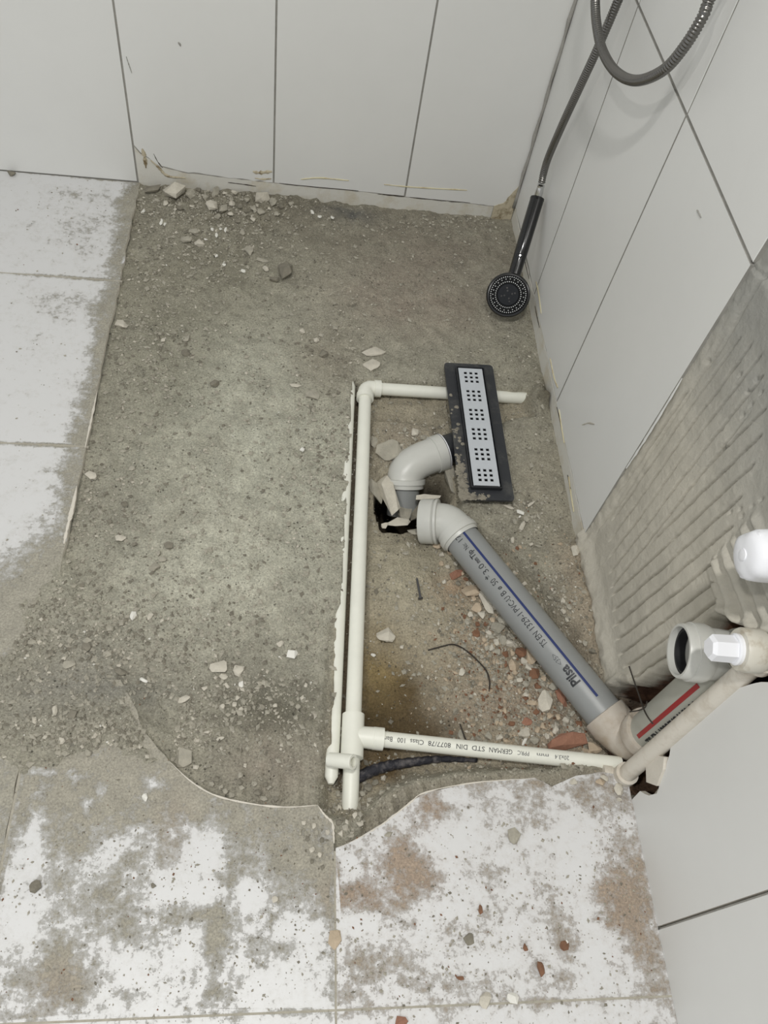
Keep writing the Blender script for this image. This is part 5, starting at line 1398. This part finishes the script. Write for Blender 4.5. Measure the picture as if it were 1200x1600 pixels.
# ------------------------------------------------------------------ fine grit: too much to count
def grit(name, label, sets, on_tile=False, seed=1):
    r = np.random.default_rng(seed); V, Fc, MI, mats = [], [], [], []
    oct_ = np.array([(1, 0, 0), (0, .9, 0), (-1, 0, 0), (0, -.9, 0), (.1, .1, .9), (.1, -.1, -.9)])
    for n, dens, smin, smax, m in sets:
        mats.append(m); k = 0; tries = 0
        while k < n and tries < n * 30:
            tries += 1
            u, v = r.uniform(0, 1030), r.uniform(275, 1600)
            if r.random() > dens(u, v): continue
            p = Z(u, v, -.012)
            if p[0] > -.006 or p[1] > -.004: continue
            intile = (p[0] < -.857) or p[1] < -1.36 or (p[1] < -1.30 and p[0] < -.45) or (p[1] < -1.2 and p[0] < -.66)
            zg = gz(p[0], p[1])
            if intile and zg > 0: intile = False
            if intile != on_tile: continue
            zz = 0. if on_tile else zg
            s = smin * (smax / smin) ** (r.random() ** 1.9)
            a = r.uniform(0, 6.28); c, s_ = math.cos(a), math.sin(a)
            sc = np.array([r.uniform(.7, 1.3), r.uniform(.6, 1.0), r.uniform(.45, .9)]) * s
            q_ = (oct_ + r.uniform(-.22, .22, oct_.shape)) * sc
            q_ = np.stack([q_[:, 0] * c - q_[:, 1] * s_, q_[:, 0] * s_ + q_[:, 1] * c, q_[:, 2]], 1) + np.array([p[0], p[1], zz + s * .3])
            b = len(V); V += [tuple(t) for t in q_]
            Fc += [(b + i, b + (i + 1) % 4, b + 4) for i in range(4)] + [(b + (i + 1) % 4, b + i, b + 5) for i in range(4)]
            MI += [len(mats) - 1] * 8; k += 1
    o = obj(name, V, Fc, mats[0])
    for m in mats[1:]: o.data.materials.append(m)
    o.data.polygons.foreach_set('material_index', MI)
    return tag(o, label, 'grit', kind='stuff')


def g2(u, v, cu, cv, ru, rv): return math.exp(-((u - cu) / ru) ** 2 - ((v - cv) / rv) ** 2)
def dens_main(u, v):
    return (1 - .75 * g2(u, v, 620, 1090, 90, 90)) * min(1, .14 + .9 * g2(u, v, 330, 330, 130, 50) + .5 * g2(u, v, 330, 400, 110, 40) + .6 * g2(u, v, 230, 520, 60, 120) + .5 * g2(u, v, 150, 800, 50, 60) + .7 * g2(u, v, 380, 1090, 70, 40)
               + .6 * g2(u, v, 200, 1000, 130, 70) + .9 * g2(u, v, 860, 955, 50, 50) + .7 * g2(u, v, 770, 1000, 70, 90) + .6 * g2(u, v, 860, 1110, 70, 60) + .6 * g2(u, v, 270, 1140, 60, 40) + .9 * g2(u, v, 160, 1150, 120, 30) + .4 * g2(u, v, 60, 1000, 60, 60) + .5 * g2(u, v, 520, 660, 50, 140)
               + .5 * g2(u, v, 650, 690, 60, 40) + .5 * g2(u, v, 700, 350, 120, 25) + .6 * g2(u, v, 550, 1270, 40, 40) + .4 * g2(u, v, 470, 1100, 20, 50) + .5 * g2(u, v, 840, 520, 40, 60) + .5 * g2(u, v, 810, 810, 40, 40))
def dens_tile(u, v):
    return min(1, .05 + .8 * g2(u, v, 130, 1130, 140, 60) + .7 * g2(u, v, 470, 1310, 60, 50) + .25 * g2(u, v, 300, 1400, 250, 150) + .3 * g2(u, v, 700, 1450, 250, 120) + .5 * g2(u, v, 970, 1330, 60, 140) + .3 * g2(u, v, 150, 330, 80, 60) + .4 * g2(u, v, 800, 1235, 160, 16))
dens_heap = lambda u, v: g2(u, v, 330, 318, 110, 26) + .6 * g2(u, v, 330, 370, 70, 30) + .5 * g2(u, v, 870, 960, 40, 40) + .5 * g2(u, v, 545, 1275, 30, 35)
dens_brick = lambda u, v: g2(u, v, 790, 1010, 80, 110) + g2(u, v, 860, 1110, 70, 60)
grit('grit', 'fine mortar grit strewn over the bare floor', [(9500, dens_main, .0012, .0062, STONE['grey']), (2600, dens_main, .0011, .0044, STONE['pale']), (5000, dens_main, .0012, .0052, STONE['dark']), (700, dens_heap, .0020, .0062, STONE['grey']), (350, dens_heap, .0020, .0058, STONE['pale']),
     (420, dens_main, .0008, .0024, STONE['white']), (520, dens_brick, .0012, .0048, STONE['rust']), (700, dens_brick, .0012, .0055, STONE['tan'])], seed=1)
grit('grit', 'fine grit lying on the floor tiles', [(1500, dens_tile, .0008, .0028, STONE['grey']), (600, dens_tile, .0008, .0026, STONE['dark']), (120, dens_tile, .0008, .0028, STONE['rust'])], True, seed=6)

# tile shard left standing at the foot of the chase
e = rt((1013, 1188), (1030, 1180), (1042, 1183), (1040, 1202), (1030, 1228), (1014, 1222))
V = [(-.004, a, b) for a, b in e] + [(.003, a, b) for a, b in e]; n = len(e)
sh = fix(obj('tile_shard', V, [tuple(range(n)), tuple(reversed(range(n, 2 * n)))] + [(k, (k + 1) % n, n + (k + 1) % n, n + k) for k in range(n)], M['bisque']))
tag(sh, 'beige back of a broken tile shard standing at the foot of the wall pipes', 'tile shard')


# ------------------------------------------------------------------ second level: details that belong to a part
def under(child, part_):
    child.parent = part_; child.matrix_parent_inverse = Matrix.Identity(4)


def kids(o, n): return [c for c in o.children if c.name.split('.')[0] == n]
for thing_, part_n, subs in ((hs, 'head', ('spray_face', 'spray_center', 'nozzles', 'centre_jets')), (hs, 'handle', ('button', 'button_tip', 'connector')), (dr, 'flange', ('mortar_crust',)), (dr, 'grate', ('lift_slot',)),
                            (wp, 'pipe', ('stripe', 'lettering')), (rs_, 'pipe', ('stripe', 'lettering')), (rs_, 'socket', ('gasket',)), (vh, 'handle_cap', ('grip_rib', 'screw_cover')), (sl, 'sleeve', ('bore',)), (e1, 'elbow_body', ('seal_ring',))):
    tgt = kids(thing_, part_n)[0]
    for n_ in subs:
        for c in kids(thing_, n_): under(c, tgt)
for c in kids(sup, 'lettering'): under(c, pw)
for c in kids(sup, 'plug_collar'): under(c, pl_)
